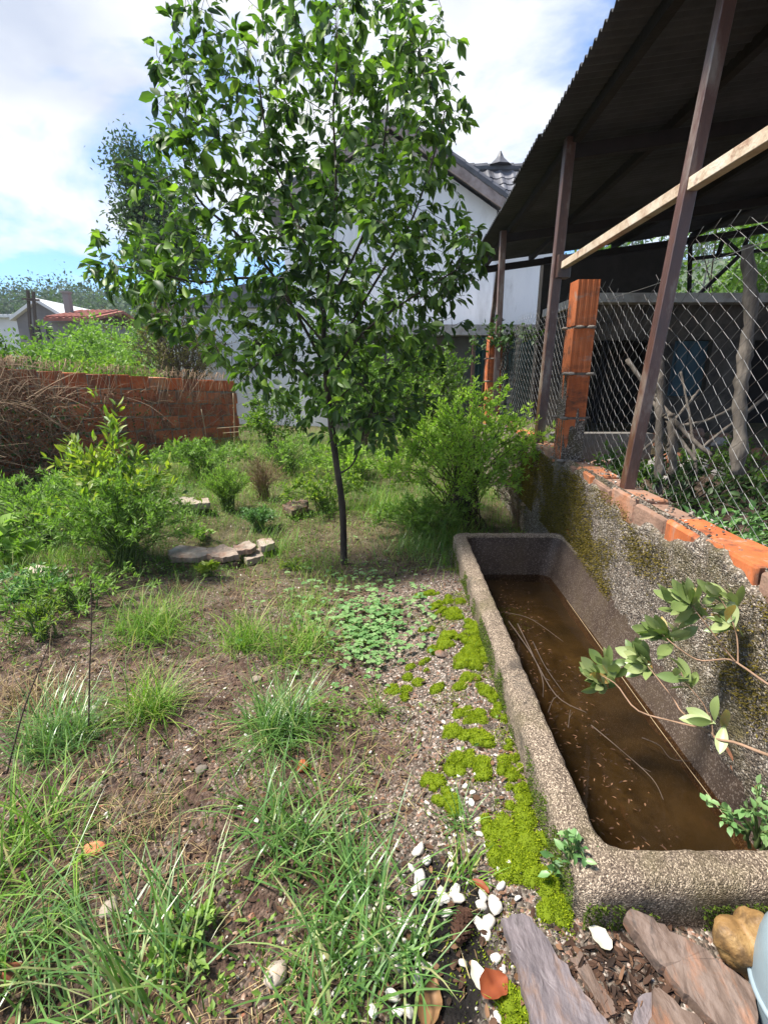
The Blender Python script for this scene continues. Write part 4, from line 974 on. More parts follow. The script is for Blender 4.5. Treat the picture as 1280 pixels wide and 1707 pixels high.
shrub('herb', 'rounded fluffy fresh green herb left of the brown dry bush', 'plant', g(380, 852), .50, .25, 60, M['leaf_herb'], M['green_stem'], 5200, .036, .2, seed=5, droop=.02, small=True, rl=(.25, 1), lo=.05, upw=.6)
shrub('herb', 'low pale mint-green herb in front of the brown dry bush', 'plant', g(432, 884), .24, .20, 30, M['leaf_blue'], M['green_stem'], 1600, .034, .3, seed=6, droop=.05, small=True, lo=.05)
shrub('dry_bush', 'brown dried-up twiggy bush behind the fluffy green herb', 'bush', g(440, 832), .52, .30, 90, M['leaf_olive'], M['dry_stem'], 900, .03, .2, seed=7, droop=.03, small=True, stem_r=.004)
shrub('dry_bush', 'olive brown scrubby bush between green shrub and trough end', 'bush', g(862, 880), .66, .26, 44, M['leaf_olive'], M['dry_stem'], 2200, .03, .3, seed=8, small=True, stem_r=.004, lo=.05)
shrub('herb', 'pale leafy weeds around the base of the fruit tree trunk, behind it', 'plant', g(545, 850), .42, .40, 34, M['leaf_yellow'], M['green_stem'], 1700, .05, .35, seed=9, lo=.05, rl=(.1, .8))
shrub('herb', 'soft green weeds left of the trunk before the house corner', 'plant', g(480, 790), .5, .5, 36, M['leaf_herb'], M['green_stem'], 2400, .05, .3, seed=10, lo=.05, small=True)
shrub('shrub', 'leafy green bush under the tree crown at the old wall end', 'shrub', g(455, 765), 1.0, .55, 30, M['leaf_hedge'], M['twig'], 2600, .06, .5, 'broad', seed=11, lo=.1)
shrub('herb', 'lime green low weed at the foot of the yellow stone slabs', 'plant', g(352, 960), .10, .07, 8, M['leaf_yellow'], M['green_stem'], 60, .05, .5, 'broad', seed=12, rl=(.5, .9), lo=.02)
shrub('herb', 'small lime seedling standing on bare soil behind the slab pile', 'plant', g(336, 892), .11, .08, 8, M['leaf_herb'], M['green_stem'], 60, .05, .5, 'broad', seed=13, rl=(.6, 1), lo=.02)
shrub('herb', 'small yellow-green cushion weed left of the trunk base', 'plant', g(492, 948), .07, .12, 26, M['leaf_yellow'], M['green_stem'], 420, .022, .5, seed=14, rl=(.3, .9), lo=.02, small=True)
shrub('herb', 'yellowish feathery weed among grass tufts near the left edge', 'plant', g(75, 1065), .20, .17, 22, M['leaf_yellow'], M['green_stem'], 900, .028, .3, seed=15, rl=(.1, .9), lo=.02, small=True)
shrub('herb', 'small bright lobed weed between long grass tufts in the foreground', 'plant', g(312, 1590), .07, .08, 12, M['leaf_herb'], M['green_stem'], 90, .022, .6, 'broad', seed=16, rl=(.5, 1), lo=.05, upw=.6)
shrub('herb', 'tiny green weed rooted at the outer corner of the trough', 'plant', g(955, 1490), .15, .055, 10, M['leaf_blue'], M['green_stem'], 70, .028, .6, 'broad', seed=17, lo=.2)
shrub('herb', 'heart-leaved lime weed at the left edge below the feathery one', 'plant', g(12, 950), .30, .12, 6, M['leaf_herb'], M['green_stem'], 26, .11, .85, 'broad', seed=18, rl=(.6, 1), lo=.4)
shrub('herb', 'tall soft weeds filling the back corner by the old wall end', 'plant', g(340, 790), .45, .55, 50, M['leaf_herb'], M['green_stem'], 4200, .05, .3, seed=50, lo=.05, small=True, rl=(.1, .8))
shrub('herb', 'bright sunlit weeds behind the trunk under the crown', 'plant', g(590, 800), .50, .60, 50, M['leaf_broom'], M['green_stem'], 4600, .05, .32, seed=51, lo=.05, small=True)
shrub('herb', 'low dark weeds at the foot of the airy shrub', 'plant', g(700, 890), .34, .42, 50, M['leaf_herb'], M['green_stem'], 4200, .045, .3, seed=52, lo=.05, small=True, rl=(0, .6))
shrub('herb', 'sprawling pale weeds between left stalk and feathery bush', 'plant', g(130, 1010), .20, .40, 34, M['leaf_herb'], M['green_stem'], 1700, .036, .3, seed=53, lo=.02, small=True, rl=(.1, .9))
shrub('herb', 'blue-green low weeds at the left edge under the flat stone', 'plant', g(30, 1000), .14, .28, 26, M['leaf_blue'], M['green_stem'], 1100, .034, .4, seed=54, lo=.02, small=True)
shrub('shrub', 'loose grey-green bush in front of the outbuilding behind the trunk', 'bush', g(610, 752), 1.55, .80, 60, M['leaf_herb'], M['twig'], 7000, .075, .36, seed=60, lo=.1, small=True, rl=(0, .7), droop=.12)
shrub('shrub', 'tall leafy bush before the outbuilding wall right of the trunk', 'bush', g(705, 748), 1.75, .75, 60, M['leaf_hedge'], M['twig'], 6500, .075, .4, seed=61, lo=.1, small=True, rl=(0, .8), droop=.12)
# behind the low wall
shrub('shrub', 'blue-green leafy plant just behind the bright orange wall bricks', 'plant', np.array([1.66, 2.25, RAISE]), .34, .26, 26, M['leaf_blue'], M['green_stem'], 700, .05, .5, 'broad', seed=20, lo=.15)
shrub('shrub', 'dark ivy-like bush on the bank behind wall at the right edge', 'shrub', np.array([2.15, 2.35, RAISE]), .42, .45, 34, M['leaf_dark'], M['twig'], 1700, .045, .6, 'broad', seed=21, lo=.05)
shrub('shrub', 'green weeds behind the wire between orange pier and front post', 'plant', np.array([1.70, 3.55, RAISE]), .42, .32, 30, M['leaf_hedge'], M['green_stem'], 1200, .045, .5, 'broad', seed=22, lo=.05, rl=(0, .7))
shrub('shrub', 'low dark scrub under the shelter beside the wooden stakes', 'shrub', np.array([2.05, 3.2, RAISE]), .40, .45, 34, M['leaf_dark'], M['twig'], 1700, .042, .5, 'broad', seed=23, lo=.05)
shrub('shrub', 'straggly weeds on the rubble bank behind the knotty stake', 'shrub', np.array([2.75, 3.6, RAISE + .1]), .38, .5, 34, M['leaf_hedge'], M['twig'], 1500, .04, .5, 'broad', seed=24, lo=.05, rl=(0, .8))
shrub('shrub', 'leafy climber covering the top of the far orange pier', 'climber', np.array([1.62, 7.0, 1.55]), .62, .42, 16, M['leaf_dark'], M['twig'], 420, .07, .7, 'broad', seed=25, lo=.2, droop=.25, rl=(.2, 1))
# background
shrub('shrub', 'bare brownish twiggy bush between hedge and white wall', 'bush', np.array([-4.35, 11.0, .3]), 2.75, .85, 80, M['leaf_olive'], M['twig'], 6500, .07, .4, seed=30, small=True, stem_r=.012, lo=.1)

def mound(name, label, cat, c, rad, n, size, mat, seed=0, stems=10, lw=.55, rl=(0, 1), group=None, nb=40, big=False):
    """a hedge or far bush: clumps of leaves spread through a volume, on stems"""
    r = np.random.default_rng(seed + 300); c = np.asarray(c, float); rad = np.asarray(rad, float); t = thing(name, label, cat, c - [0, 0, rad[2]], group)
    cc = nrm(r.normal(0, 1, (nb, 3))) * r.uniform(.35, 1, (nb, 1)) ** .5 * rad * .82 + c; w = r.uniform(.5, 1.3, nb)
    b = r.integers(0, nb, n); P = cc[b] + nrm(r.normal(0, 1, (n, 3))) * r.uniform(0, 1, (n, 1)) ** .45 * (rad.min() * .30 * w[b])[:, None]
    rnd = np.clip(rl[0] + (rl[1] - rl[0]) * (r.uniform(0, 1, nb)[b] * .5 + r.uniform(0, 1, n) * .5), 0, 1); mb = MB(); D = nrm(P - cc[b]) + r.normal(0, .6, (n, 3))
    L = size * r.uniform(.6, 1.3, n)
    if big: leaves(mb, P, D, L, L * lw, 'broad', rnd, r=r)
    else: leaflets(mb, P, D, L, L * lw, rnd, r)
    st = MB(); g0 = c - [0, 0, rad[2] * 1.15]
    for k in range(stems):
        q = cc[int(r.integers(0, nb))]; p0 = g0 + r.normal(0, .25, 3) * rad * [1, 1, 0]; tube(st, smooth_path([p0, (p0 * .6 + q * .4) + r.normal(0, .06, 3) * rad, q], 7), np.linspace(.014, .004, 7) * max(1, rad.max()), 4, cap=False)
    build('stem', st, M['twig'], t, smooth=True); build('foliage', mb, mat, t, kind='stuff'); return t
mound('hedge_bush', 'tangled green bush behind the red wall at the left edge', 'bush', (-7.4, 9.6, 1.45), (1.5, 1.0, .85), 5200, .085, M['leaf_hedge'], 1, nb=60)
mound('hedge_bush', 'green leafy bush behind the red wall below the far cottage', 'bush', (-6.6, 11.8, 1.55), (1.7, 1.2, 1.0), 5200, .09, M['leaf_herb'], 2, nb=60)
mound('hedge_bush', 'bright yellow-green vine bush just above the red wall middle', 'bush', (-4.7, 8.9, 1.35), (.95, .55, .50), 2600, .075, M['leaf_hedge'], 3, nb=40, rl=(.3, 1))
mound('hedge_bush', 'dark green bush in front of the far grey gabled house', 'bush', (-9.4, 15.5, 1.7), (2.4, 1.5, 1.3), 4200, .13, M['leaf_herb'], 4, nb=60, rl=(0, .7))
mound('hedge_bush', 'bright lime bush at the left edge below the pale far building', 'bush', (-7.6, 9.3, 2.12), (.62, .6, .50), 1300, .09, M['leaf_hedge'], 5, nb=24, rl=(.4, 1))
mound('hedge_bush', 'mid green bush hiding the foot of the far cottage', 'bush', (-10.6, 21, 2.2), (3.4, 1.6, 1.5), 4200, .16, M['leaf_herb'], 6, nb=60, rl=(.1, .8))
# greenery of the slope behind the shelter
for k, (x, y, z, rx, rz) in enumerate(((9, 15, 4.0, 2.6, 3.0), (13, 17, 4.6, 3.0, 3.6), (6.4, 16, 3.2, 2.0, 2.6), (17, 19, 5.5, 3.2, 4.0))):
    mound('tree', ['leafy light green tree seen through the gap behind the shelter', 'large tree beyond the gap at the right edge behind the stake', 'smaller tree behind the truss at the gap left end', 'tall dark tree farthest right behind the shelter'][k], 'tree', (x, y, z), (rx, 1.8, rz), 4200, .17, M['leaf_hedge'] if k % 2 == 0 else M['leaf_herb'], 20 + k, nb=70, rl=(0, .8))
# thin tall tree behind on the left
def slim_tree():
    r = np.random.default_rng(77); y = 17.0; b = ony(258, 560, y); b[2] = .4; t = thing('tree', 'tall thin-leaved grey-green tree behind the fruit tree on left', 'tree', b)
    tops = [ony(px, py, y + r.normal(0, .6)) for px, py in ((202, 262), (222, 252), (250, 280), (290, 310), (228, 305), (250, 345), (215, 350), (290, 360), (262, 400), (300, 425), (278, 450), (320, 380), (340, 430))]
    tr_ = MB(); p0 = b + [0, 0, -.2]; fork = ony(255, 450, y); tube(tr_, smooth_path([p0, (p0 + fork) / 2 + [.1, 0, 0], fork], 8), np.linspace(.16, .09, 8), 7)
    P = []
    for q in tops:
        pth = smooth_path([fork, (fork + q) / 2 + r.normal(0, .15, 3) + [0, 0, -.2], q], 8); tube(tr_, pth, np.linspace(.06, .012, 8), 4, cap=False)
        P.append(q + r.normal(0, 1, (300, 3)) * .27); P.append(pth[6] + r.normal(0, .30, (320, 3))); P.append(pth[4] + r.normal(0, .34, (260, 3)))
    P = np.concatenate(P); mb = MB(); leaflets(mb, P, r.normal(0, 1, (len(P), 3)) - [0, 0, .5], r.uniform(.10, .2, len(P)), .07, r=r)
    build('trunk', tr_, M['bark'], t, smooth=True); build('crown', mb, M['leaf_far'], t, kind='stuff')
slim_tree()

# ------------------------------------------------------------------ brambles over the old wall
def brambles():
    r = np.random.default_rng(21); a, b, d, nn, top = LW; t = thing('bramble_thicket', 'tangle of dry brown brambles hanging over the old red wall', 'brambles', (-3.9, 6.2, .3))
    nn3 = np.array([nn[0], nn[1], 0]); st = MB(); gl = MB()
    for k in range(2600):
        s = r.uniform(-.4, 2.9) if r.random() < .8 else r.uniform(2.6, 4.1); w = np.clip(1.0 - s / 3.6, .06, 1); f = r.uniform(.02, .75) * w; z0 = r.uniform(.1, float(top(s)) + (.06 if s < .8 else -.24))
        if s > 1.25 and r.random() < .88: continue
        if r.random() < .25: continue
        p = np.array([*(a + d * s), 0]) + nn3 * (.09 + f) ; p[2] = min(z0, 1.58 - f * .75)
        ln = r.uniform(.25, .8); dr = nrm(np.array([d[0], d[1], 0]) * r.normal(0, 1) + nn3 * r.normal(0, .5) * w + [0, 0, r.normal(-.05, .5)])
        q = p + dr * ln; m = (p + q) / 2 + np.array([0, 0, r.uniform(.02, .16)])
        q[2] = max(q[2], .2); tube(st, smooth_path([p, m, q], 7), np.linspace(.0048, .0018, 7) * r.uniform(.6, 1.3), 3, r.uniform(0, 1), cap=False)
    # hanging dead runners
    for k in range(300):
        s = r.uniform(-.3, 1.0) if r.random() < .5 else r.uniform(-.3, 4.2); p = np.array([*(a + d * s), float(top(s)) + .02]) + nn3 * .1; w = np.clip(1 - s / 5.5, .2, 1)
        q = p + nn3 * r.uniform(.05, .35) * w + np.array([d[0], d[1], 0]) * r.normal(0, .25) + [0, 0, -r.uniform(.3, 1.1)]; m = p + nn3 * r.uniform(.15, .4) * w + [0, 0, r.uniform(0, .1)]
        q[2] = max(q[2], .25); tube(st, smooth_path([p, m, q], 8), np.linspace(.004, .0015, 8), 3, r.uniform(.3, 1), cap=False)
    build('stems', st, M['dry_stem'], t, smooth=True, kind='stuff')
    n = 4500; s = r.uniform(-.4, 1.0, n) + r.uniform(0, 1, n) ** 3 * 2.4; w = np.clip(1.05 - s / 4.4, .15, 1); f = r.uniform(.05, .85, n) * w; z = r.uniform(.1, 1.62, n) - f * .5
    P = np.stack([a[0] + d[0] * s, a[1] + d[1] * s, np.zeros(n)], 1) + nn3 * (.1 + f)[:, None]; P[:, 2] = np.maximum(np.minimum(z, np.where(s < .9, 9, 1.22)), .3)
    dead = r.uniform(0, 1, n) < .55
    mb = MB(); leaflets(mb, P[dead], r.normal(0, 1, (dead.sum(), 3)), r.uniform(.02, .05, dead.sum()), .02, r=r); build('dead_leaves', mb, M['dead_leaf'], t, kind='stuff')
    P = P[~dead]; k = (P[:, 2] < 1.15) & (r.uniform(0, 1, len(P)) < .75); mb = MB(); leaves(mb, P[k], r.normal(0, 1, (k.sum(), 3)), r.uniform(.03, .06, k.sum()), .03, 'broad', r=r); build('leaves', mb, M['leaf_dark'], t, smooth=True, kind='stuff')
brambles()

# ------------------------------------------------------------------ grass
def tuft(label, px, py, n, L, w, mat, spread=.05, lean=(.05, 1.15), curv=(.1, 1.7), rl=(.1, .8), seed=0, az=None, group=None):
    r = np.random.default_rng(seed + 500); b = gp(px, py); n = int(n * (1.35 if py > 1300 else 2.0)); spread = spread * (1.35 if py > 1300 else 1.2); t = thing('grass_tuft', label, 'grass tuft', b, group)
    P = b + np.stack([r.normal(0, spread, n), r.normal(0, spread, n), np.zeros(n)], 1); P[:, 2] = gz(P[:, 0], P[:, 1]) - .01
    a = r.uniform(0, 6.283, n) if az is None else r.normal(az[0], az[1], n)
    mb = MB(); blades(mb, P, a, L * r.uniform(.25, 1.25, n) ** 1.1, r.uniform(*lean, n), r.uniform(*curv, n), w * r.uniform(.6, 1.25, n), np.where(r.uniform(0, 1, n) < .18, r.uniform(.85, 1, n), r.uniform(*rl, n)), 5)
    build('blades', mb, mat, t, smooth=True, kind='stuff'); return t
G1, G2 = M['grass'], M['grass_blue']
TUFTS = [
 ('broad grass tuft in mid foreground left of the gravel strip', 470, 1215, 210, .25, .0062, G2, .045),
 ('yellowing grass tuft left of the broad mid tuft', 255, 1185, 190, .25, .0046, G1, .045),
 ('fine bright grass tuft behind the yellowing tuft', 255, 1050, 300, .30, .0046, G1, .085),
 ('grass tuft in front of the clover patch', 500, 1085, 190, .26, .0052, G1, .07),
 ('grass tuft left of the one before the clover', 410, 1075, 170, .25, .0048, G1, .05),
 ('long upright grass tuft above the white pebbles', 480, 1400, 130, .27, .0075, G2, .05),
 ('big arching grass tuft beside the white pebbles', 600, 1500, 85, .27, .0080, G2, .05),
 ('arching grass tuft at the bottom edge below the pebbly one', 575, 1650, 75, .25, .0080, G2, .05),
 ('big grass tuft at the left edge in the foreground', 25, 1420, 170, .30, .0060, G1, .07),
 ('long combed grass tuft at the bottom left corner', 20, 1590, 120, .30, .0062, G2, .06),
 ('long swept grass tuft at the bottom left of centre', 245, 1640, 110, .30, .0066, G2, .06),
 ('grey-green flattened grass tuft at left between two stalks', 105, 1235, 230, .26, .0050, G2, .055),
 ('small pale rosette of grass next to the trough', 768, 1375, 46, .12, .0050, G2, .012),
 ('thin small grass tuft on the gravel edge', 630, 1185, 34, .15, .0040, G1, .012),
 ('small grass sprig among white pebbles near the trough', 775, 1460, 30, .13, .0060, G1, .015),
 ('wiry grass tuft with long blade by the dark soil', 655, 1600, 60, .24, .0075, G2, .03),
 ('tall dark grass tuft behind the trunk at right', 705, 915, 320, .34, .0050, G2, .14),
 ('tall grass tuft under the shrub beside the trough end', 755, 905, 240, .30, .0048, G1, .09),
 ('light grass tuft left of trunk foot', 505, 1010, 120, .18, .0040, G1, .08),
 ('bright grass tuft in front of the old wall', 300, 800, 220, .30, .0060, G1, .16),
 ('bright grass behind the trunk in the sunny gap', 520, 775, 260, .30, .0065, G1, .25),
 ('sunlit grass tuft right of the trunk before the shrub', 640, 850, 220, .28, .0055, G1, .14),
 ('ochre dry grass tuft above the orange chip', 230, 1375, 90, .16, .0030, M['straw'], .04),
 ('dry yellowed grass patch near the left stalk', 60, 1175, 170, .20, .0036, M['straw'], .09),
]
for i, (lab, px, py, n, L, w, m, sp) in enumerate(TUFTS):
    az = (2.5, .8) if 'swept' in lab else (-.5, .9) if 'combed' in lab else None
    tuft(lab, px, py, n, L, w, m, sp, seed=i, az=az, rl=(.05, .6) if m is G2 else (.15, .8))

def visible_scatter(n, seed, ymin=.45, ymax=9.0, pw=1.6, xlim=None):
    """ground points spread evenly over what a passer-by at the gate would see: denser near"""
    r = np.random.default_rng(seed); y = ymin + (ymax - ymin) * r.uniform(0, 1, n) ** pw; half = .35 + y * 1.05; x = r.uniform(-1, 1, n) * half
    k = (x < np.where(y < 3.5, .43 + tr(y), xw(np.minimum(y, 9)) - .03)) & (x > -6)
    if k.any(): x, y = x[k], y[k]
    return np.stack([x, y, gz(x, y)], 1), r
def grass_cover():
    P, r = visible_scatter(170000, 41, .5, 10.5, 1.5)
    x, y = P[:, 0], P[:, 1]; den = .03 + .95 * sstep(.05, .7, fbm(x * 2.1, y * 2.1, 0, 161, 3)) * (.35 + .65 * green_mask(x, y)) + .50 * green_mask(x, y)
    den *= (1 - .93 * gravel_mask(x, y)) * (1 - dark_mask(x, y))
    k = r.uniform(0, 1, len(P)) < np.clip(den, 0, 1) * np.where(y < 2.0, .42, .92); P = P[k]; n = len(P); y = P[:, 1]
    L = r.uniform(.035, .10, n) * (1 + 1.3 * sstep(1.8, 6, y)) * (1 + .8 * (vn(P[:, 0] * 2.3, P[:, 1] * 2.3, 0, 163) > .25))
    mb = MB(); rnd = np.clip(.45 + .35 * fbm(P[:, 0] * 1.3, P[:, 1] * 1.3, 0, 165, 3) + r.normal(0, .18, n), 0, 1)
    blades(mb, P - [0, 0, .004], r.uniform(0, 6.283, n), L, r.uniform(0, .9, n), r.uniform(.2, 1.5, n), r.uniform(.002, .0042, n) * (1 + .5 * sstep(3, 8, y)), rnd, 3)
    o = build('grass', mb, M['grass'], smooth=True); tag(o, 'short uneven grass thinly covering the garden soil', 'grass', kind='stuff')
    # small broad-leaved weeds
    P, r = visible_scatter(110000, 42, .5, 9, 1.45); x, y = P[:, 0], P[:, 1]
    den = sstep(.0, .8, fbm(x * 2.4 + 7, y * 2.4, 0, 171, 3)) * (1 - .9 * gravel_mask(x, y)) * (1 - dark_mask(x, y)) * (.25 + .75 * green_mask(x, y)); k = r.uniform(0, 1, len(P)) < den; P = P[k]; n = len(P)
    mb = MB(); a = r.uniform(0, 6.283, n); D = np.stack([np.cos(a), np.sin(a), r.uniform(.1, .9, n)], 1); P[:, 2] += r.uniform(0, .04, n) * (1 + sstep(2, 6, P[:, 1]))
    leaflets(mb, P, D, r.uniform(.010, .028, n) * (1 + .5 * sstep(2, 6, P[:, 1])), r.uniform(.006, .013, n), np.clip(r.normal(.5, .22, n), 0, 1), r)
    o = build('ground_weeds', mb, M['leaf_herb']); tag(o, 'low broad-leaved weeds creeping over the garden soil', 'weeds', kind='stuff')
    P, r = visible_scatter(5200, 45, 1.6, 9, 1.3); x, y = P[:, 0], P[:, 1]; k = (r.uniform(0, 1, len(P)) < sstep(-.3, .6, fbm(x * 1.9 + 3, y * 1.9, 0, 173, 3)) * (.25 + .75 * green_mask(x, y)) * (1 - gravel_mask(x, y))) & ~((x > -1.6) & (x < -.6) & (y > 3.0) & (y < 4.4)); P = P[k]; n = len(P); mb = MB()
    m = 16; h = r.uniform(.05, .17, n) * (1 + .8 * sstep(2.5, 6, P[:, 1])); ax = nrm(np.stack([r.normal(0, .3, n), r.normal(0, .3, n), np.ones(n)], 1)); u = r.uniform(.05, 1, (n, m)); Q = P[:, None] + ax[:, None] * (u * h[:, None])[..., None] + r.normal(0, .012, (n, m, 3)) * (1 + h[:, None, None] * 4); Q = Q.reshape(-1, 3); a = r.uniform(0, 6.283, n * m)
    leaflets(mb, Q, np.stack([np.cos(a), np.sin(a), r.uniform(0, .8, n * m)], 1), r.uniform(.014, .034, n * m), r.uniform(.005, .012, n * m), np.clip(np.repeat(r.normal(.5, .25, n), m) + r.normal(0, .12, n * m), 0, 1), r)
    o = build('rank_weeds', mb, M['leaf_herb']); tag(o, 'taller self-sown weeds mixed into the grass of the garden', 'weeds', kind='stuff')
    # dry straw and dead leaf bits
    P, r = visible_scatter(24000, 43, .45, 6.5, 1.5); x, y = P[:, 0], P[:, 1]; k = r.uniform(0, 1, len(P)) < (.35 + .65 * (fbm(x * 3, y * 3, 0, 181, 2) > 0)) * (1 - .85 * gravel_mask(x, y)); P = P[k]; n = len(P)
    mb = MB(); blades(mb, P + [0, 0, .004], r.uniform(0, 6.283, n), r.uniform(.02, .10, n), r.uniform(1.2, 1.6, n), r.uniform(-.1, .3, n), r.uniform(.0012, .0028, n), r.uniform(0, 1, n), 3)
    o = build('dry_straw', mb, M['straw'], smooth=True); tag(o, 'scattered dry straw and stalk bits lying on the soil', 'straw', kind='stuff')
    P, r = visible_scatter(9000, 44, .45, 5.5, 1.5); n = len(P); mb = MB(); a = r.uniform(0, 6.283, n)
    leaves(mb, P + [0, 0, .006], np.stack([np.cos(a), np.sin(a), r.normal(0, .25, n)], 1), r.uniform(.012, .03, n), r.uniform(.010, .018, n), 'broad', r=r); 
    o = build('leaf_litter', mb, M['dead_leaf'], smooth=True); tag(o, 'brown dead leaf litter strewn across the bare soil', 'leaf litter', kind='stuff')
grass_cover()

def gravel():
    P, r = visible_scatter(52000, 51, .42, 5.5, 1.55); x, y = P[:, 0], P[:, 1]; gm = gravel_mask(x, y); k = r.uniform(0, 1, len(P)) < (.22 + .5 * (fbm(x * 2.6, y * 2.6, 0, 191, 3) > .1)) * (1 - gm) * (1 - .8 * dark_mask(x, y)); P = P[k]; n = len(P)
    mb = MB(); s = .004 + .014 * r.uniform(0, 1, n) ** 3.2; stones(mb, P + [0, 0, .001], s, r, 1, .6)
    o = build('soil_gravel', mb, M['pebble_mix']); tag(o, 'small mixed stones and brick crumbs bedded in the soil', 'gravel', kind='stuff')
    n = 26000; r = np.random.default_rng(52); y = .42 + 2.9 * r.uniform(0, 1, n) ** 1.4; x = .44 + tr(y) - r.uniform(0, .75, n); k = r.uniform(0, 1, n) < gravel_mask(x, y) * .9 * (1 - .85 * dark_mask(x, y)); x, y = x[k], y[k]; n = len(x)
    mb = MB(); s = .003 + .008 * r.uniform(0, 1, n) ** 3.2; stones(mb, np.stack([x, y, gz(x, y) + .001], 1), s, r, 1, .65); o = build('fine_gravel', mb, M['gravel_grey']); tag(o, 'fine grey-brown gravel strip along the left side of the trough', 'gravel', kind='stuff')
gravel()

def moss():
    r = np.random.default_rng(61)
    spots = []   # photo pixel, radius m
    for px, py, rad in ((735, 1000, .05), (722, 990, .04), (760, 1030, .06), (778, 1055, .07), (760, 1075, .06), (790, 1085, .07), (805, 1110, .06), (800, 1140, .05), (812, 1155, .035), (738, 1080, .04), (720, 1050, .03), (740, 1020, .045),
                        (785, 1215, .05), (795, 1200, .035), (770, 1180, .03), (785, 1270, .05), (800, 1275, .035), (765, 1268, .03), (690, 1140, .045), (700, 1110, .03), (676, 1160, .025), (830, 1190, .03),
                        (866, 1300, .035), (872, 1335, .04), (885, 1365, .04), (880, 1320, .03), (895, 1395, .035), (860, 1400, .045), (835, 1395, .04), (870, 1425, .045), (900, 1440, .05), (915, 1465, .035), (830, 1420, .03), (735, 1290, .04), (728, 1310, .03),
                        (855, 1265, .02), (815, 1385, .03), (850, 1430, .035), (888, 1410, .04), (935, 1520, .035), (745, 1340, .03), (870, 1660, .03), (860, 1690, .03), (776, 1095, .05), (850, 1245, .018)):
        spots.append((gp(px, py), rad))
    mb = MB(); dome = MB()
    V0, F0 = ICO[3]
    for c, rad in [(c + np.append(r.normal(0, rad * .75, 2), 0), rad * r.uniform(.35, .8)) for c, rad in spots for _ in range(5)]:
        c[2] = gz(c[0], c[1]); c = c + [0, 0, -.004]; nV = V0 * [rad, rad, .012 + rad * .22]; nz_ = 1 + .35 * fbm(nV[:, 0] * 40 + c[0] * 9, nV[:, 1] * 40 + c[1] * 9, nV[:, 2] * 40, 201, 2)[:, None] * [1, 1, .8]; W = nV * nz_ + c
        W[:, 2] += gz(W[:, 0], W[:, 1]) - gz(c[0], c[1]); dome.add(W, F0, .35)
        n = int(2600 * (rad / .05) ** 2); q = nrm(r.normal(0, 1, (n, 3)) * [1, 1, .8]); q[:, 2] = np.abs(q[:, 2]); sc = r.uniform(.75, 1.04, (n, 1)); P = q * [rad, rad, .012 + rad * .22] * sc
        P = P * (1 + .35 * fbm(P[:, 0] * 40 + c[0] * 9, P[:, 1] * 40 + c[1] * 9, P[:, 2] * 40, 201, 2)[:, None] * [1, 1, .8]) + c; P[:, 2] += gz(P[:, 0], P[:, 1]) - gz(c[0], c[1])
        D = q + r.normal(0, .55, (n, 3)) + [0, 0, .5]; hh = np.clip((P[:, 2] - gz(P[:, 0], P[:, 1])) / .03, 0, 1)
        leaflets(mb, P, D, r.uniform(.004, .009, n), .0032, np.clip(.45 + .45 * hh + r.normal(0, .2, n), 0, 1), r)
    o = build('moss', dome, M['moss'], smooth=True); tag(o, 'bright yellow-green moss cushions along the outside of the trough', 'moss', kind='stuff'); build('moss_fronds', mb, M['moss'], o, kind='stuff')
    # thin mossy film between the cushions
    n = 26000; y = .5 + 2.9 * r.uniform(0, 1, n) ** 1.2; x = .44 + tr(y) - np.abs(r.normal(0, .16, n)); k = r.uniform(0, 1, n) < sstep(.05, .6, fbm(x * 7, y * 7, 0, 203, 3)); x, y = x[k], y[k]; n = len(x)
    mb = MB(); leaflets(mb, np.stack([x, y, gz(x, y) + .003], 1), r.normal(0, 1, (n, 3)) * [1, 1, .4] + [0, 0, .6], r.uniform(.004, .009, n), .003, np.clip(r.normal(.35, .2, n), 0, 1), r)
    o = build('moss_film', mb, M['moss']); tag(o, 'thin green moss film spreading over the gravel strip', 'moss', kind='stuff')
    # moss on the trough's outer side and foot
    n = 30000; side = r.uniform(0, 1, n) < .62; y = np.where(side, .86 + 2.5 * r.uniform(0, 1, n), .836); x = np.where(side, .443 + tr(y), .46 + .8 * r.uniform(0, 1, n)); z = r.uniform(.17, .37, n); z = np.where(side, z, r.uniform(.1, .33, n))
    k = r.uniform(0, 1, n) < sstep(-.25, .5, fbm(x * 9, y * 9, z * 9, 205, 3) + (.33 - z) * 3); x, y, z, side = x[k], y[k], z[k], side[k]; n = len(x); D = r.normal(0, .6, (n, 3)) + np.where(side[:, None], [-1, 0, .3], [0, -1, .3])
    mb = MB(); leaflets(mb, np.stack([x, y, z], 1), D, r.uniform(.005, .011, n), .004, np.clip(r.normal(.45, .22, n), 0, 1), r)
    o = build('side_moss', mb, M['moss_dark']); tag(o, 'dark moss growing on the outer sides of the trough', 'moss', kind='stuff')
    # ochre moss on the roughcast
    n = 110000; y = r.uniform(1.2, 5.5, n); z = r.uniform(.3, .85, n); k = r.uniform(0, 1, n) < .8 * sstep(-.15, 1.15, fbm(y * 2.2, z * 3, 0, 207, 3) + .75 * sstep(1.9, 2.6, y) - .25 - (z - .55) * .9); y, z = y[k], z[k]; n = len(y)
    mb = MB(); leaflets(mb, np.stack([xw(y) - .022, y, z], 1), r.normal(0, .6, (n, 3)) + [-1, 0, .2], r.uniform(.007, .018, n), .006, np.clip(r.normal(.5, .25, n), 0, 1), r)
    o = build('wall_moss', mb, M['moss_ochre']); tag(o, 'ochre brown moss clinging to the roughcast wall behind the trough', 'moss', kind='stuff')
moss()

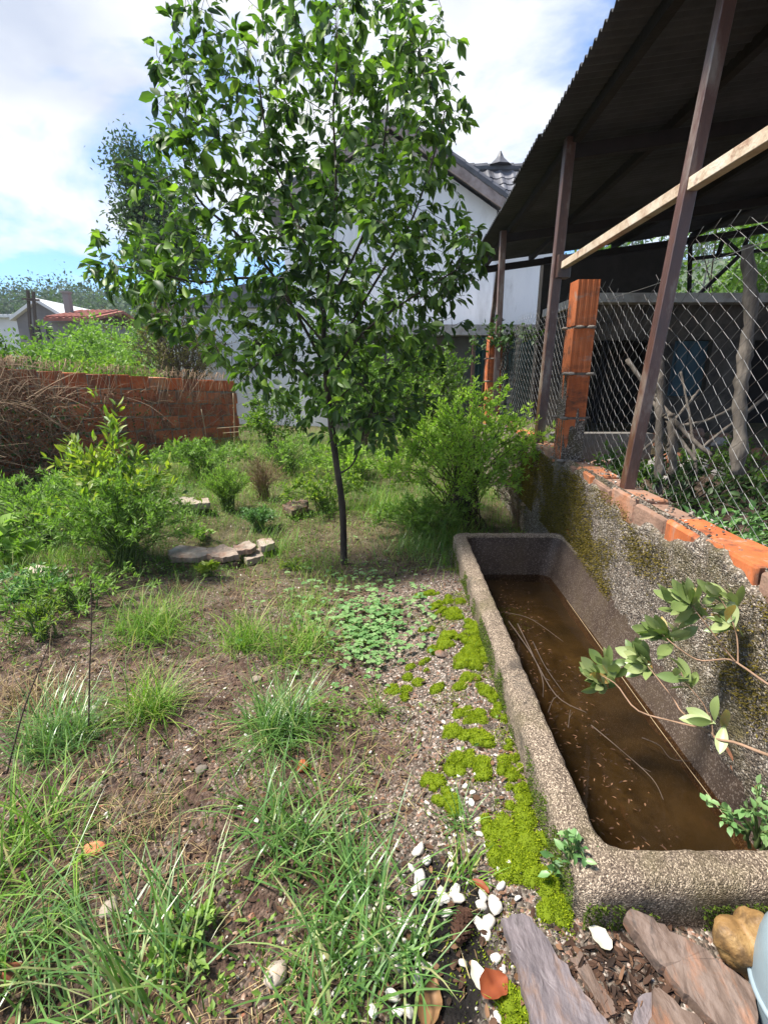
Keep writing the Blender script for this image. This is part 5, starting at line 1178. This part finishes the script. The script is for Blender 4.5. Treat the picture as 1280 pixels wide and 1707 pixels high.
def clover():
    r = np.random.default_rng(66); mb = MB(); n = 620
    px = np.concatenate([r.normal(618, 32, n // 2), r.normal(605, 75, n // 2)]); py = np.concatenate([r.normal(1060, 34, n // 2), r.normal(1015, 42, n // 2)])
    for a, b in zip(px, py):
        if a > 725: continue
        c = gp(a, b) + [0, 0, r.uniform(.02, .055)]; s = r.uniform(.014, .024); s *= r.uniform(.6, 1.05); a0 = r.uniform(0, 6.28); ang = a0 + np.array([0, 2.09, 4.19])
        leaves(mb, np.tile(c, (3, 1)), np.stack([np.cos(ang), np.sin(ang), np.full(3, .15)], 1), s * 1.2, s * 1.25, 'broad', r.uniform(.4, 1), tilt=.15, r=r)
    o = build('clover', mb, M['leaf_blue'], smooth=True); tag(o, 'patch of pale green clover in front of the fruit tree', 'clover', kind='stuff')
clover()

# ================================================================== small things
def white_pebbles():
    r = np.random.default_rng(71); var = []
    for k in range(6):
        V0, F0 = ICO[2]; s = np.array([1, r.uniform(.55, .9), r.uniform(.34, .6)]); V = V0 * s * (1 + .34 * fbm(V0[:, 0] * 1.5 + k * 7, V0[:, 1] * 1.5, V0[:, 2] * 1.5, 211 + k, 2)[:, None] + r.normal(0, .05, (len(V0), 1)))
        mb = MB(); mb.add(V * .5, F0); me = mb.mesh('pebble', smooth=True); me.materials.append(M['pebble_white']); var.append(me)
    pos = []
    def put(px, py, s): pos.append((px, py, s))
    for c in ((698, 1420, 26), (712, 1437, 20), (690, 1453, 22), (700, 1468, 24), (693, 1486, 20), (752, 1428, 14), (735, 1490, 24), (742, 1500, 20), (757, 1488, 22), (765, 1500, 20), (733, 1505, 16), (745, 1524, 20), (805, 1496, 22), (802, 1512, 20), (823, 1511, 30), (800, 1545, 22), (813, 1540, 26), (810, 1560, 18), (776, 1538, 14),
              (835, 1480, 20), (833, 1456, 18), (852, 1442, 18), (866, 1456, 16), (862, 1498, 12), (751, 1443, 12), (786, 1340, 14), (798, 1370, 14), (800, 1392, 12), (780, 1420, 12), (752, 1318, 10), (662, 1615, 24), (694, 1635, 24), (706, 1610, 16), (772, 1607, 14), (826, 1600, 18), (838, 1618, 14), (664, 1690, 22), (682, 1688, 20), (830, 1696, 16), (890, 1698, 18), (630, 1580, 24), (607, 1562, 22), (650, 1560, 18), (580, 1612, 18), (655, 1660, 22),
              (615, 1520, 16), (590, 1500, 16), (606, 1455, 14), (640, 1480, 14), (668, 1540, 16), (535, 1600, 18), (560, 1660, 18), (620, 1690, 22), (690, 1550, 14), (712, 1340, 10), (765, 1250, 9), (748, 1226, 9), (740, 1205, 8), (835, 1195, 8), (827, 1260, 9)): put(*c)
    for k in range(70):
        if k < 30: put(r.normal(640, 55), r.normal(1590, 60), r.uniform(7, 16))
        elif k < 52: put(r.normal(770, 35), r.normal(1330, 80), r.uniform(5, 10))
        else: put(r.uniform(120, 640), r.uniform(1150, 1450), r.uniform(6, 12))
    for i, (px, py, s) in enumerate(pos):
        p = gp(px, py); zc = proj(p)[2]; sz = s / F_PX * zc * 1.08; o = link('pebble', var[i % 6]); o.location = p + [0, 0, sz * .14]; o.scale = (sz,) * 3; o.rotation_euler = (float(r.normal(0, .35)), float(r.normal(0, .35)), float(r.uniform(0, 6.28)))
        if px > 680 and py > 1400: lab, grp = 'white pebble on the dark soil around the pine cone and slate slab', 'white pebbles around the pine cone'
        elif px > 680: lab, grp = 'small white chip on the grey gravel strip left of the trough', 'white chips on the gravel strip'
        elif py > 1450: lab, grp = 'white pebble among the grass blades at the bottom centre', 'white pebbles in the bottom grass'
        else: lab, grp = 'tiny pale chip on the bare brown soil in the left half', 'pale chips on the bare soil'
        tag(o, lab, 'pebble', grp)
white_pebbles()

def slab(name, label, cat, poly, zt, thick, mat, seed=0, tiltz=None, layer=True, group=None, amp=.0035):
    """flat piece of split stone: top outline given where it lies, ragged sides, flaky top"""
    r = np.random.default_rng(seed + 700)
    P = []
    for k, (px, py) in enumerate(poly):
        z = zt if tiltz is None else zt + tiltz[k]; P.append(onz(px, py, z))
    P = np.array(P); c0 = P.mean(0); t = thing(name, label, cat, (c0[0], c0[1], c0[2] - thick), group)
    out = []
    for i in range(len(P)):
        a, b = P[i], P[(i + 1) % len(P)]; n = max(3, int(np.linalg.norm(b - a) / .012))
        for k in range(n): q = a + (b - a) * k / n; q[:2] += r.normal(0, .0018, 2) + .004 * np.array([vn(q[0] * 60, q[1] * 60, 0, seed), vn(q[0] * 60, q[1] * 60, 5, seed)]); out.append(q)
    out = np.array(out); n = len(out); fr = np.array([1, .985, .93, .8, .6, .35, .12]); V = []
    lev = [(1.004, -thick), (1.012, -thick * .6), (1.0, -thick * .25), (.992, -.0015)]
    for s, dz in lev: q = c0 + (out - c0) * s; q[:, 2] += dz + r.normal(0, .0012, n); V.append(q)
    for s in fr[1:]:
        q = c0 + (out - c0) * s; q[:, 2] += amp * fbm(q[:, 0] * 18 + seed, q[:, 1] * 18, 0, 221, 3) + .0012 * np.round(2.2 * vn(q[:, 0] * 9, q[:, 1] * 9, 0, 222 + seed)); V.append(q)
    L = len(V); V = np.concatenate(V + [c0[None]]); i = np.arange(L - 1)[:, None] * n; j = np.arange(n)[None]; j2 = (j + 1) % n
    F = np.stack([i + j, i + j2, i + n + j2, i + n + j], -1).reshape(-1, 4); tp = np.stack([(L - 1) * n + np.arange(n), (L - 1) * n + (np.arange(n) + 1) % n, np.full(n, L * n)], 1)
    mb = MB(); mb.add(V, [F, tp]); build('stone', mb, mat, t, smooth=False); return t
zf = .245
slab('slate_slab', 'long purple-grey slate slab at the bottom near the trough corner', 'slate', [(836, 1528), (862, 1521), (884, 1526), (1016, 1712), (985, 1760), (905, 1760), (880, 1680)], zf + .03, .022, M['slate'], 1)
slab('slate_slab', 'narrow slate strip lying along the right of the long slab', 'slate', [(948, 1592), (966, 1584), (1022, 1672), (1028, 1690), (1004, 1696), (985, 1655)], zf + .015, .014, M['slate_brown'], 2)
slab('slate_slab', 'large rust-brown slate slab leaning below the trough front', 'slate', [(1042, 1528), (1052, 1514), (1085, 1528), (1180, 1585), (1258, 1645), (1262, 1712), (1200, 1716), (1130, 1640), (1062, 1560)], zf + .05, .028, M['slate_brown'], 3, tiltz=[.02, .03, .03, .01, 0, -.02, -.03, -.01, .01])
slab('slate_slab', 'reddish broken slate corner at the bottom edge', 'slate', [(1088, 1648), (1100, 1650), (1172, 1702), (1190, 1760), (1080, 1760)], zf + .03, .02, M['slate_brown'], 4)
slab('slate_slab', 'short plum-coloured slate piece left of the broken corner', 'slate', [(1058, 1660), (1084, 1654), (1096, 1760), (1052, 1760)], zf + .018, .016, M['slate'], 5)
# flat stones set on edge round the old bed
for k, (lab, poly, z, th, m) in enumerate((
    ('long dark flat stone at the left of the slab pile', [(280, 918), (300, 908), (345, 912), (352, 922), (330, 930), (284, 930)], .10, .035, 'flagstone'),
    ('reddish flat stone in the middle of the slab pile', [(345, 914), (372, 908), (392, 914), (398, 924), (372, 930), (346, 926)], .13, .04, 'flagstone'),
    ('pale flat stone at the right of the slab pile', [(388, 908), (415, 902), (428, 908), (420, 916), (394, 918)], .12, .035, 'flagstone'),
    ('thin lower stone under the slab pile', [(284, 934), (330, 932), (386, 932), (398, 938), (350, 944), (290, 942)], .05, .03, 'slate_brown'),
    ('small grey stone at the end of the slab pile toward the tree', [(428, 900), (452, 896), (458, 906), (436, 912)], .09, .05, 'flagstone'),
    ('yellowish stone half sunk right of the slab pile', [(402, 922), (432, 914), (440, 926), (412, 934)], .07, .05, 'flagstone'),
    ('long pale stone edging left of the fluffy herb', [(284, 832), (300, 828), (348, 830), (350, 838), (300, 842), (286, 840)], .12, .06, 'flagstone'),
    ('pale stone lying by the dry bush toward the trunk', [(470, 842), (492, 830), (514, 834), (512, 844), (486, 852)], .12, .06, 'slate_brown'),
    ('flat stone half covered by weeds at the left edge', [(36, 948), (60, 942), (86, 944), (92, 952), (66, 958), (38, 956)], .08, .05, 'flagstone'),
)):
    b = np.mean([gp(*p)[2] for p in poly]); slab('flat_stone', lab, 'stone', poly, b + z * .8, th * .8 + .01, M[m], 20 + k, amp=.008)

def boulder():
    V, F = ICO[4]; V = V.copy(); b = gp(1232, 1600); c = onz(1231, 1548, zf + .06) - [0, .03, 0]
    th = np.arctan2(V[:, 2], V[:, 0]); notch = np.exp(-((th - 2.0) / .30) ** 2) * np.exp(-(V[:, 1] / .9) ** 2)
    s = 1 - .34 * notch + .10 * np.exp(-((th - 1.35) / .35) ** 2) + .16 * np.exp(-((th - 2.75) / .4) ** 2) - .06 * np.exp(-((th + 2.4) / .5) ** 2)
    ridge = np.exp(-((V[:, 0] * .75 - V[:, 2] * .35 - .05) / .05) ** 2) * (V[:, 1] < 0) * .035
    W = V * [.066, .048, .072] * (s + ridge + .10 * fbm(V[:, 0] * 2, V[:, 1] * 2, V[:, 2] * 2, 231, 3) + .012 * fbm(V[:, 0] * 9, V[:, 1] * 9, V[:, 2] * 9, 233, 2))[:, None]
    mb = MB(); mb.add(W + c, F); o = build('boulder', mb, M['boulder'], smooth=True, origin=c - [0, 0, .07]); tag(o, 'ochre heart-shaped notched stone below the front of the trough', 'stone')
boulder()
def tub():
    c = np.array([.895, .655, .0]); t = thing('plastic_tub', 'smooth blue-grey rounded tub cut off by the bottom right corner', 'tub', (c[0], c[1], .22))
    R0 = [(.10, .16), (.125, .17), (.142, .23), (.150, .31), (.148, .38), (.136, .42), (.124, .425), (.116, .41), (.11, .3), (0.0, .29)]; k = 48; V = []
    for r_, z in R0:
        a = np.arange(k) * 2 * math.pi / k; V.append(np.stack([c[0] + r_ * np.cos(a), c[1] + r_ * np.sin(a), np.full(k, z)], 1))
    i = np.arange(len(R0) - 1)[:, None] * k; j = np.arange(k)[None]; j2 = (j + 1) % k; mb = MB(); mb.add(np.concatenate(V), np.stack([i + j, i + j2, i + k + j2, i + k + j], -1).reshape(-1, 4)); build('body', mb, M['tub'], t, smooth=True)
    mb = MB(); a = np.linspace(0, 2 * math.pi, 49); tube(mb, np.stack([c[0] + .1495 * np.cos(a), c[1] + .1495 * np.sin(a), np.full(49, .30)], 1), .006, 8, cap=False); build('rim', mb, M['tub'], t, smooth=True)
tub()
def pine_cone():
    b = gp(768, 1560) + [0, 0, .028]; t = thing('pine_cone', 'open brown pine cone lying among the white pebbles', 'pine cone', b - [0, 0, .028]); ax = nrm(np.array([.5, .8, .15])); u = nrm(np.cross(ax, [0, 0, 1.0])); v = np.cross(ax, u)
    core = MB(); tube(core, [b - ax * .032, b, b + ax * .034], [.010, .014, .004], 8); build('core', core, M['cone'], t, smooth=True)
    mb = MB(); n = 84
    for i in range(n):
        s = i / n; a = i * 2.39996; rad = .026 * math.sin(math.pi * (.14 + .8 * s)) ** .7; p = b + ax * (-.032 + .066 * s); d = math.cos(a) * u + math.sin(a) * v
        e = d * rad + ax * .007; sd = nrm(np.cross(d, ax)) * .0055; q = p + e; h = nrm(np.cross(sd, e)) * .0016
        mb.add([p - sd * .5, p + sd * .5, q + sd, q - sd, q + e * .12, p + h * 2, q + h * 2], np.array([[0, 1, 2], [0, 2, 3], [3, 2, 4], [0, 5, 1], [2, 6, 4], [6, 3, 4]]))
    build('scales', mb, M['cone'], t, kind='stuff')
pine_cone()
def flat_leaf(label, px, py, ln, w, mat, az, lift=.012, curl=.35, seed=0, cat='leaf'):
    r = np.random.default_rng(seed); b = gp(px, py) + [0, 0, lift]; n, m = 9, 7; u, v = np.meshgrid(np.linspace(0, 1, n), np.linspace(-1, 1, m)); wd = np.sin(np.pi * np.clip(u, .02, .985) ** .8) ** .7
    x = (u - .5) * ln; y = v * w / 2 * wd * (1 + .1 * np.sin(u * 14)); z = curl * w * v**2 * wd * .6 + .06 * ln * np.sin(u * 5 + seed) + .03 * ln * np.sin(u * 17) * np.abs(v)
    ca, sa = math.cos(az), math.sin(az); V = np.stack([b[0] + x * ca - y * sa, b[1] + x * sa + y * ca, b[2] + z], -1).reshape(-1, 3); i = (np.arange(m - 1)[:, None] * n + np.arange(n - 1)[None]).ravel()
    mb = MB(); mb.add(V, np.stack([i, i + 1, i + n + 1, i + n], 1), np.clip(.5 + .4 * fbm(V[:, 0] * 60, V[:, 1] * 60, 0, 241 + seed, 2), 0, 1)); o = build('dead_leaf', mb, mat, smooth=True, origin=b); tag(o, label, cat)
flat_leaf('crumpled rust-red dead leaf near the long slate slab', 824, 1652, .072, .058, M['red_leaf'], .6, .014, .5, 1)
flat_leaf('curled tan dead leaf at the bottom edge by the dark soil', 717, 1680, .095, .05, M['tan_leaf'], 1.25, .012, .5, 2)
flat_leaf('pale cream petal-shaped leaf left of the red leaf', 797, 1634, .062, .034, M['pale_leaf'], 1.9, .012, .3, 3)
flat_leaf('white oval leaf on dark litter between the slate slabs', 998, 1570, .055, .04, M['pale_leaf'], 2.2, .014, .25, 4)
flat_leaf('small russet leaf among pebbles left of the slab', 800, 1482, .05, .02, M['red_leaf'], 2.4, .012, .4, 5)
flat_leaf('pale tan leaf scrap on the soil below the wild grass', 85, 1600, .05, .03, M['tan_leaf'], .3, .01, .3, 6)
def single_stone(name, label, px, py, s, mat, seed, flat=.6, cat='stone'):
    r = np.random.default_rng(seed + 40); p = gp(px, py); zc = proj(p)[2]; sz = s / F_PX * zc; V, F = ICO[3]; W = V * [.5, .38, .5 * flat] * (1 + .22 * fbm(V[:, 0] * 1.5 + seed, V[:, 1] * 1.5, V[:, 2] * 1.5, 251, 3))[:, None] * sz
    a = r.uniform(0, 6.28); W = W @ np.array([[math.cos(a), -math.sin(a), 0], [math.sin(a), math.cos(a), 0], [0, 0, 1]]).T; mb = MB(); mb.add(W + p + [0, 0, sz * .12], F); o = build(name, mb, mat, smooth=True, origin=p); tag(o, label, cat)
single_stone('brick_shard', 'orange terracotta chip on the soil at the left', 160, 1417, 34, M['terracotta'], 1, .35, 'brick chip')
single_stone('stone', 'pale rounded stone on bare soil in the left foreground', 184, 1517, 34, M['flagstone'], 2)
single_stone('stone', 'beige angular stone under grass blades by the dark soil', 461, 1628, 42, M['flagstone'], 3)
single_stone('stone', 'grey oval pebble on the soil left of the mid tuft', 336, 1285, 20, M['gravel_grey'], 4, .5)
single_stone('stone', 'pinkish pebble on the soil above the broad tuft', 428, 1134, 18, M['flagstone'], 5, .5)
single_stone('brick_shard', 'dark red brick shard near the bottom left corner', 22, 1625, 34, M['brick_old'], 6, .45, 'brick chip')
single_stone('brick_shard', 'red-brown brick lump below the broad mid tuft', 505, 1280, 24, M['brick_old'], 7, .6, 'brick chip')
single_stone('stone', 'brown flat stone beside the moss near the trough', 736, 1093, 22, M['slate_brown'], 8, .4)
# leaf mould between the slates
def mould():
    r = np.random.default_rng(81); n = 1500; px = r.uniform(955, 1130, n); py = r.uniform(1530, 1730, n); P = np.array([gp(a, b) for a, b in zip(px, py)]); P[:, 2] = zf + r.uniform(-.01, .012, n); a = r.uniform(0, 6.28, n)
    mb = MB(); leaves(mb, P, np.stack([np.cos(a), np.sin(a), r.normal(0, .3, n)], 1), r.uniform(.012, .04, n), r.uniform(.006, .016, n), 'lance', np.clip(r.beta(1.2, 3, n), 0, 1), tilt=.5, r=r); o = build('leaf_mould', mb, M['dead_leaf'], smooth=True); tag(o, 'dark rotting leaf mould heaped between the slate slabs', 'leaf mould', kind='stuff')
mould()

# dark weed stalks in the left foreground
def stalk(label, pts, rad, seed):
    r = np.random.default_rng(seed); P = np.array([gp(*pts[0])] + [onzc(*p) for p in pts[1:]]); t = thing('weed_stalk', label, 'stalk', P[0]); Q = smooth_path(P, 24); mb = MB(); tube(mb, Q, np.linspace(rad, rad * .5, 24), 5); build('stem', mb, M['twig'], t, smooth=True)
    mb = MB(); n = 36; i = r.integers(10, 24, n); leaflets(mb, Q[i], r.normal(0, 1, (n, 3)) + [0, 0, .8], r.uniform(.006, .014, n), .004, r=r); build('seed_husks', mb, M['dead_leaf'], t, kind='stuff')
zb = lambda px, py: float(proj(gp(px, py))[2])
z1 = zb(148, 1235); stalk('thin dark upright weed stalk among the left grass tufts', [(148, 1235), (150, 1120, z1 * .99), (153, 1040, z1 * .97), (152, 965, z1 * .97)], .0035, 1)
z2 = zb(12, 1290); stalk('thin dark weed stalk leaning right at the left edge', [(12, 1290), (38, 1190, z2), (62, 1125, z2), (80, 1080, z2)], .0035, 2)

# garden canes by the old wall
def cane(label, p, q, rad):
    t = thing('garden_cane', label, 'cane', p); mb = MB(); tube(mb, smooth_path([p, (np.array(p) + q) / 2 + [.01, 0, .005], q], 8), rad, 6); build('cane', mb, M['cane'], t, smooth=True)
    mb = MB()
    for f in (.25, .5, .75): c = np.array(p) * (1 - f) + np.array(q) * f; d = nrm(np.array(q) - p); tube(mb, [c - d * .006, c + d * .006], rad * 1.3, 6)
    build('node', mb, M['cane'], t, smooth=True, kind='stuff')
Yc = 8.0; A_ = lambda px, py, y=Yc: ony(px, py, y)
cane('leaning pale cane by the right end of the red wall', A_(348, 762), A_(336, 682), .008)
cane('upright pale cane nearest the end of the red wall', A_(391, 752), A_(389, 655), .008)
cane('level pale cane tied across the upright ones', A_(362, 714, 7.9), A_(442, 709, 7.9), .006)
cane('second level cane just below the tied one', A_(372, 722, 7.95), A_(434, 718, 7.95), .005)

# stakes and sticks behind the fence
def stake(label, P, rad, seed, mat='grey_wood', name='wooden_stake', cat='stake'):
    r = np.random.default_rng(seed + 60); t = thing(name, label, cat, P[0]); Q = smooth_path(P, 26); Q[1:-1] += r.normal(0, rad * .10, (24, 3)); rr = np.linspace(rad, rad * .8, 26) * (1 + .10 * r.normal(0, 1, 26)); rr[r.integers(3, 23, 3)] *= 1.25
    mb = MB(); tube(mb, Q, rr, 9); build('shaft', mb, M[mat], t, smooth=True)
    mb = MB()
    for k in range(2): i = int(r.integers(5, 22)); d = nrm(r.normal(0, 1, 3)); tube(mb, [Q[i], Q[i] + d * rad * 2.0], [rad * .4, rad * .22], 6)
    build('knot', mb, M[mat], t, smooth=True, kind='stuff'); return t
B = lambda px, py, zc: onzc(px, py, zc)
stake('thick knotty grey wooden stake behind the wire at right', [B(1228, 790, 2.95), B(1232, 690, 2.9), B(1240, 600, 2.86), B(1250, 520, 2.82), B(1246, 410, 2.78)], .038, 1)
stake('short grey stake behind the front post, left one of a pair', [B(1096, 835, 3.2), B(1098, 740, 3.18), B(1100, 650, 3.15), B(1098, 585, 3.12)], .028, 2)
stake('short dark stake right next to the paired grey one', [B(1122, 835, 3.3), B(1120, 760, 3.28), B(1118, 690, 3.27)], .032, 3)
stake('pale stick slanting right behind the front post', [B(1045, 600, 3.6), B(1090, 660, 3.4), B(1140, 720, 3.2), B(1185, 760, 3.1)], .016, 4, name='wooden_stick', cat='stick')
stake('second pale stick slanting just under the first', [B(1082, 662, 3.45), B(1110, 700, 3.3), B(1160, 770, 3.15)], .013, 5, name='wooden_stick', cat='stick')
stake('long grey branch leaning left against the knotty stake', [B(1300, 640, 3.3), B(1240, 690, 3.3), B(1170, 745, 3.3)], .012, 7, name='wooden_stick', cat='stick')
stake('thin bleached stick standing behind the rubble bank', [B(1160, 790, 3.4), B(1150, 700, 3.5), B(1134, 620, 3.6)], .010, 8, name='wooden_stick', cat='stick')
stake('crooked brown branch crossing the two pale slanting sticks', [B(1060, 760, 3.5), B(1110, 715, 3.5), B(1165, 650, 3.6)], .011, 9, name='wooden_stick', cat='stick')
stake('thin broken branch lying over the rubble at right', [B(1120, 712, 3.7), B(1180, 700, 3.6), B(1226, 676, 3.5)], .012, 6, name='wooden_stick', cat='stick')

def rubble():
    r = np.random.default_rng(91); var = []
    for k in range(5):
        V, F = ICO[2]; W = np.sign(V) * np.abs(V) ** .7 * [.5, .38, .26] * (1 + r.normal(0, .10, (len(V), 1))); mb = MB(); mb.add(W, F); me = mb.mesh('rubble_stone'); me.materials.append(M['concrete_light'] if k % 2 else M['brick_weathered']); var.append(me)
    for i in range(46):
        x = r.uniform(1.85, 4.2); y = r.uniform(4.1, 6.0); s = r.uniform(.10, .30); o = link('rubble_stone', var[i % 5]); o.location = (x, y, float(gz(x, y)) + s * .12); o.scale = (s,) * 3; o.rotation_euler = tuple(float(v) for v in r.normal(0, .4, 3) + [0, 0, r.uniform(0, 6)])
        tag(o, 'broken concrete or brick lump in the rubble heap under the shelter', 'rubble', 'rubble heaped under the shelter')
    o = thing('concrete_kerb', 'low pale concrete kerb behind the orange pier under the shelter', 'kerb', (1.9, 4.8, .5)); mb = MB(); box(mb, (2.1, 4.85, .72), (1.0, .14, .42)); build('kerb_block', mb, M['concrete_dark'], o)
rubble()

# ------------------------------------------------------------------ laurel branch over the trough
def laurel():
    r = np.random.default_rng(101); K = 540 / 1280.0
    q = lambda cx, cy, zc: onzc(740 + cx * K, 850 + cy * K, zc)
    base = q(1420, 1010, 1.28); t = thing('laurel_branch', 'slender laurel branch with pale glossy leaves reaching over the trough', 'branch', base)
    S = [[(1420, 1010, 1.28), (1280, 970, 1.34), (1150, 920, 1.42), (1075, 905, 1.46), (1040, 870, 1.5), (900, 835, 1.58), (760, 790, 1.66), (680, 690, 1.74), (610, 650, 1.8)],
         [(1040, 880, 1.5), (940, 800, 1.56), (900, 740, 1.6), (790, 600, 1.68), (770, 580, 1.7)], [(1060, 890, 1.48), (1030, 780, 1.52), (960, 690, 1.56), (935, 640, 1.58)], [(1062, 895, 1.47), (1055, 830, 1.48), (1045, 800, 1.48)],
         [(1420, 770, 1.4), (1280, 690, 1.45), (1180, 620, 1.5), (1120, 590, 1.54), (1010, 595, 1.58), (930, 550, 1.62), (870, 500, 1.66), (850, 480, 1.68)], [(1150, 600, 1.52), (1100, 540, 1.54), (1040, 460, 1.56), (980, 380, 1.6), (960, 330, 1.62)],
         [(1160, 610, 1.52), (1155, 500, 1.54), (1120, 400, 1.56), (1075, 330, 1.58)], [(1420, 770, 1.4), (1440, 900, 1.34), (1420, 1010, 1.28)]]
    R0 = [.0055, .0028, .0025, .002, .0042, .0028, .0026, .005]
    for s, r0 in zip(S, R0):
        mb = MB(); P = smooth_path([q(*p) for p in s], 28); tube(mb, P, np.linspace(r0, max(.0012, r0 * .3), 28), 6); build('stem', mb, M['laurel_stem'], t, smooth=True)
    C = [((600, 650, 1.8), 12, (-.6, -.7)), ((770, 585, 1.7), 9, (-.8, -.6)), ((850, 485, 1.68), 12, (-.8, -.45)), ((965, 365, 1.61), 13, (-.8, -.5)), ((1078, 330, 1.58), 7, (-.7, -.5)), ((940, 640, 1.58), 4, (-.5, -.8)), ((1045, 810, 1.48), 3, (-.6, -.6)), ((900, 360, 1.64), 4, (-.7, -.6)), ((640, 600, 1.8), 6, (-.3, -.9)), ((1110, 440, 1.55), 4, (-.6, -.6))]
    var = []
    for k in range(4):
        mb = MB(); n, m = 9, 5; u, v = np.meshgrid(np.linspace(0, 1, n), np.linspace(-1, 1, m)); wd = np.sin(np.pi * np.clip(u, .0, 1) ** 1.25) ** .8 * (.30 + .03 * k); x = u; y = v * wd / 1.9; z = .10 * np.abs(v) * wd + (.10 - .07 * k) * np.sin(u * 2.4) - .05 * u * u
        V = np.stack([x, y, z], -1).reshape(-1, 3); i = (np.arange(m - 1)[:, None] * n + np.arange(n - 1)[None]).ravel(); mb.add(V, np.stack([i, i + 1, i + n + 1, i + n], 1)); me = mb.mesh('leaf', smooth=True); me.materials.append(M['leaf_laurel']); var.append(me)
    off = wloc(t); rt, up = np.array([1, 0, 0.]), np.array([0, ST, CT]); fw = np.array([0, CT, -ST])
    for (c, n, dr) in C:
        p = q(*c)
        for k in range(int(n * 2.6)):
            a = math.atan2(-dr[1], dr[0]) + r.normal(0, .75); d = rt * math.cos(a) + up * math.sin(a) + fw * r.normal(0, .45); d = nrm(d); base_ = p - d * 0 + r.normal(0, .006, 3) - nrm(rt * dr[0] - up * dr[1]) * r.uniform(0, .075)
            Z = nrm(-fw * .7 + up * .6 + r.normal(0, .45, 3)); Yv = nrm(np.cross(Z, d)); Zv = np.cross(d, Yv); o = link('leaf', var[int(r.integers(0, 4))], None, t)
            o.rotation_euler = Matrix([[d[0], Yv[0], Zv[0]], [d[1], Yv[1], Zv[1]], [d[2], Yv[2], Zv[2]]]).to_euler(); o.location = base_ - off; s = r.uniform(.055, .098); o.scale = (s, s * 1.05, s)
laurel()
shrub('fern_sprig', 'small bright green sprig inside the near right end of the trough', 'plant', onz(1262, 1400, .22), .14, .12, 9, M['leaf_blue'], M['green_stem'], 130, .028, .6, 'broad', seed=40, lo=.15, rl=(.3, 1))
# twigs lying in the water
def trough_twigs():
    K = 540 / 1280.0; q = lambda cx, cy, z=.10: onz(740 + cx * K, 850 + cy * K, z)
    T = [('dark twig slanting along the left of the water, longest', [(255, 440), (340, 560), (440, 730), (560, 800)], .004), ('dark forked twig near the left rim of the water', [(290, 450), (380, 640), (390, 740)], .0035), ('thin twig lying across the other two in the water', [(350, 520), (400, 620), (470, 720)], .003),
         ('pale thin twig crossing toward the middle of the water', [(240, 405), (340, 430), (470, 520)], .002), ('long straight dark twig in the middle of the water', [(580, 850), (700, 950), (820, 1060), (865, 1145)], .0025), ('short stub of twig standing out of the water', [(490, 860), (498, 790)], .0025), ('curved pale stalk near the right side of the water', [(780, 900), (850, 930), (900, 985), (1000, 990), (1028, 960)], .0022),
         ('short bent twig by the left rim of the water', [(410, 800), (430, 750), (450, 735)], .0025)]
    for lab, pts, rad in T:
        P = smooth_path([q(*p, z=.098 + .004 * i) for i, p in enumerate(pts)], 16); t = thing('twig', lab, 'twig', P[0]); mb = MB(); tube(mb, P, np.linspace(rad, rad * .5, 16), 5); build('shaft', mb, M['twig'], t, smooth=True)
        mb = MB(); i = 8; tube(mb, [P[i], P[i] + nrm(P[i + 1] - P[i]) * .03 + [.012, 0, .006]], [rad * .5, rad * .3], 4); build('side_shoot', mb, M['twig'], t)
    r = np.random.default_rng(111); n = 800; y = r.uniform(1.0, 3.25, n); x = .57 + tr(y) + r.uniform(0, .5, n) ** 1.5; a = r.uniform(0, 6.28, n); mb = MB(); leaves(mb, np.stack([x, y, np.full(n, .0945)], 1), np.stack([np.cos(a), np.sin(a), np.zeros(n)], 1), r.uniform(.005, .024, n), r.uniform(.002, .008, n), 'lance', r=r, tilt=.08)
    o = build('floating_debris', mb, M['dead_leaf'], smooth=True); tag(o, 'small dead leaves and scraps floating on the trough water', 'debris', kind='stuff')
    P = smooth_path([onz(944, 1000, .105), onz(1080, 1190, .12), onz(1216, 1372, .105)], 20); mb = MB(); tube(mb, P, .0014, 4); o = build('thin_cane', mb, M['cane'], smooth=True, origin=P[0]); tag(o, 'long thin pale straw lying along the right waterline', 'straw')
trough_twigs()

# ------------------------------------------------------------------ air
def haze():
    mb = MB(); lo, hi = np.array([-425, -35, -3.0]), np.array([425, 435, 75.0]); box(mb, (lo + hi) / 2, hi - lo)
    m, nt, N, L = newmat('haze'); o = N('ShaderNodeOutputMaterial'); v = N('ShaderNodeVolumePrincipled'); v.inputs['Color'].default_value = (.80, .88, 1, 1); v.inputs['Density'].default_value = .0006; L(v.outputs[0], o.inputs['Volume'])
    h = build('haze', mb, m); h['kind'] = 'stuff'
haze()
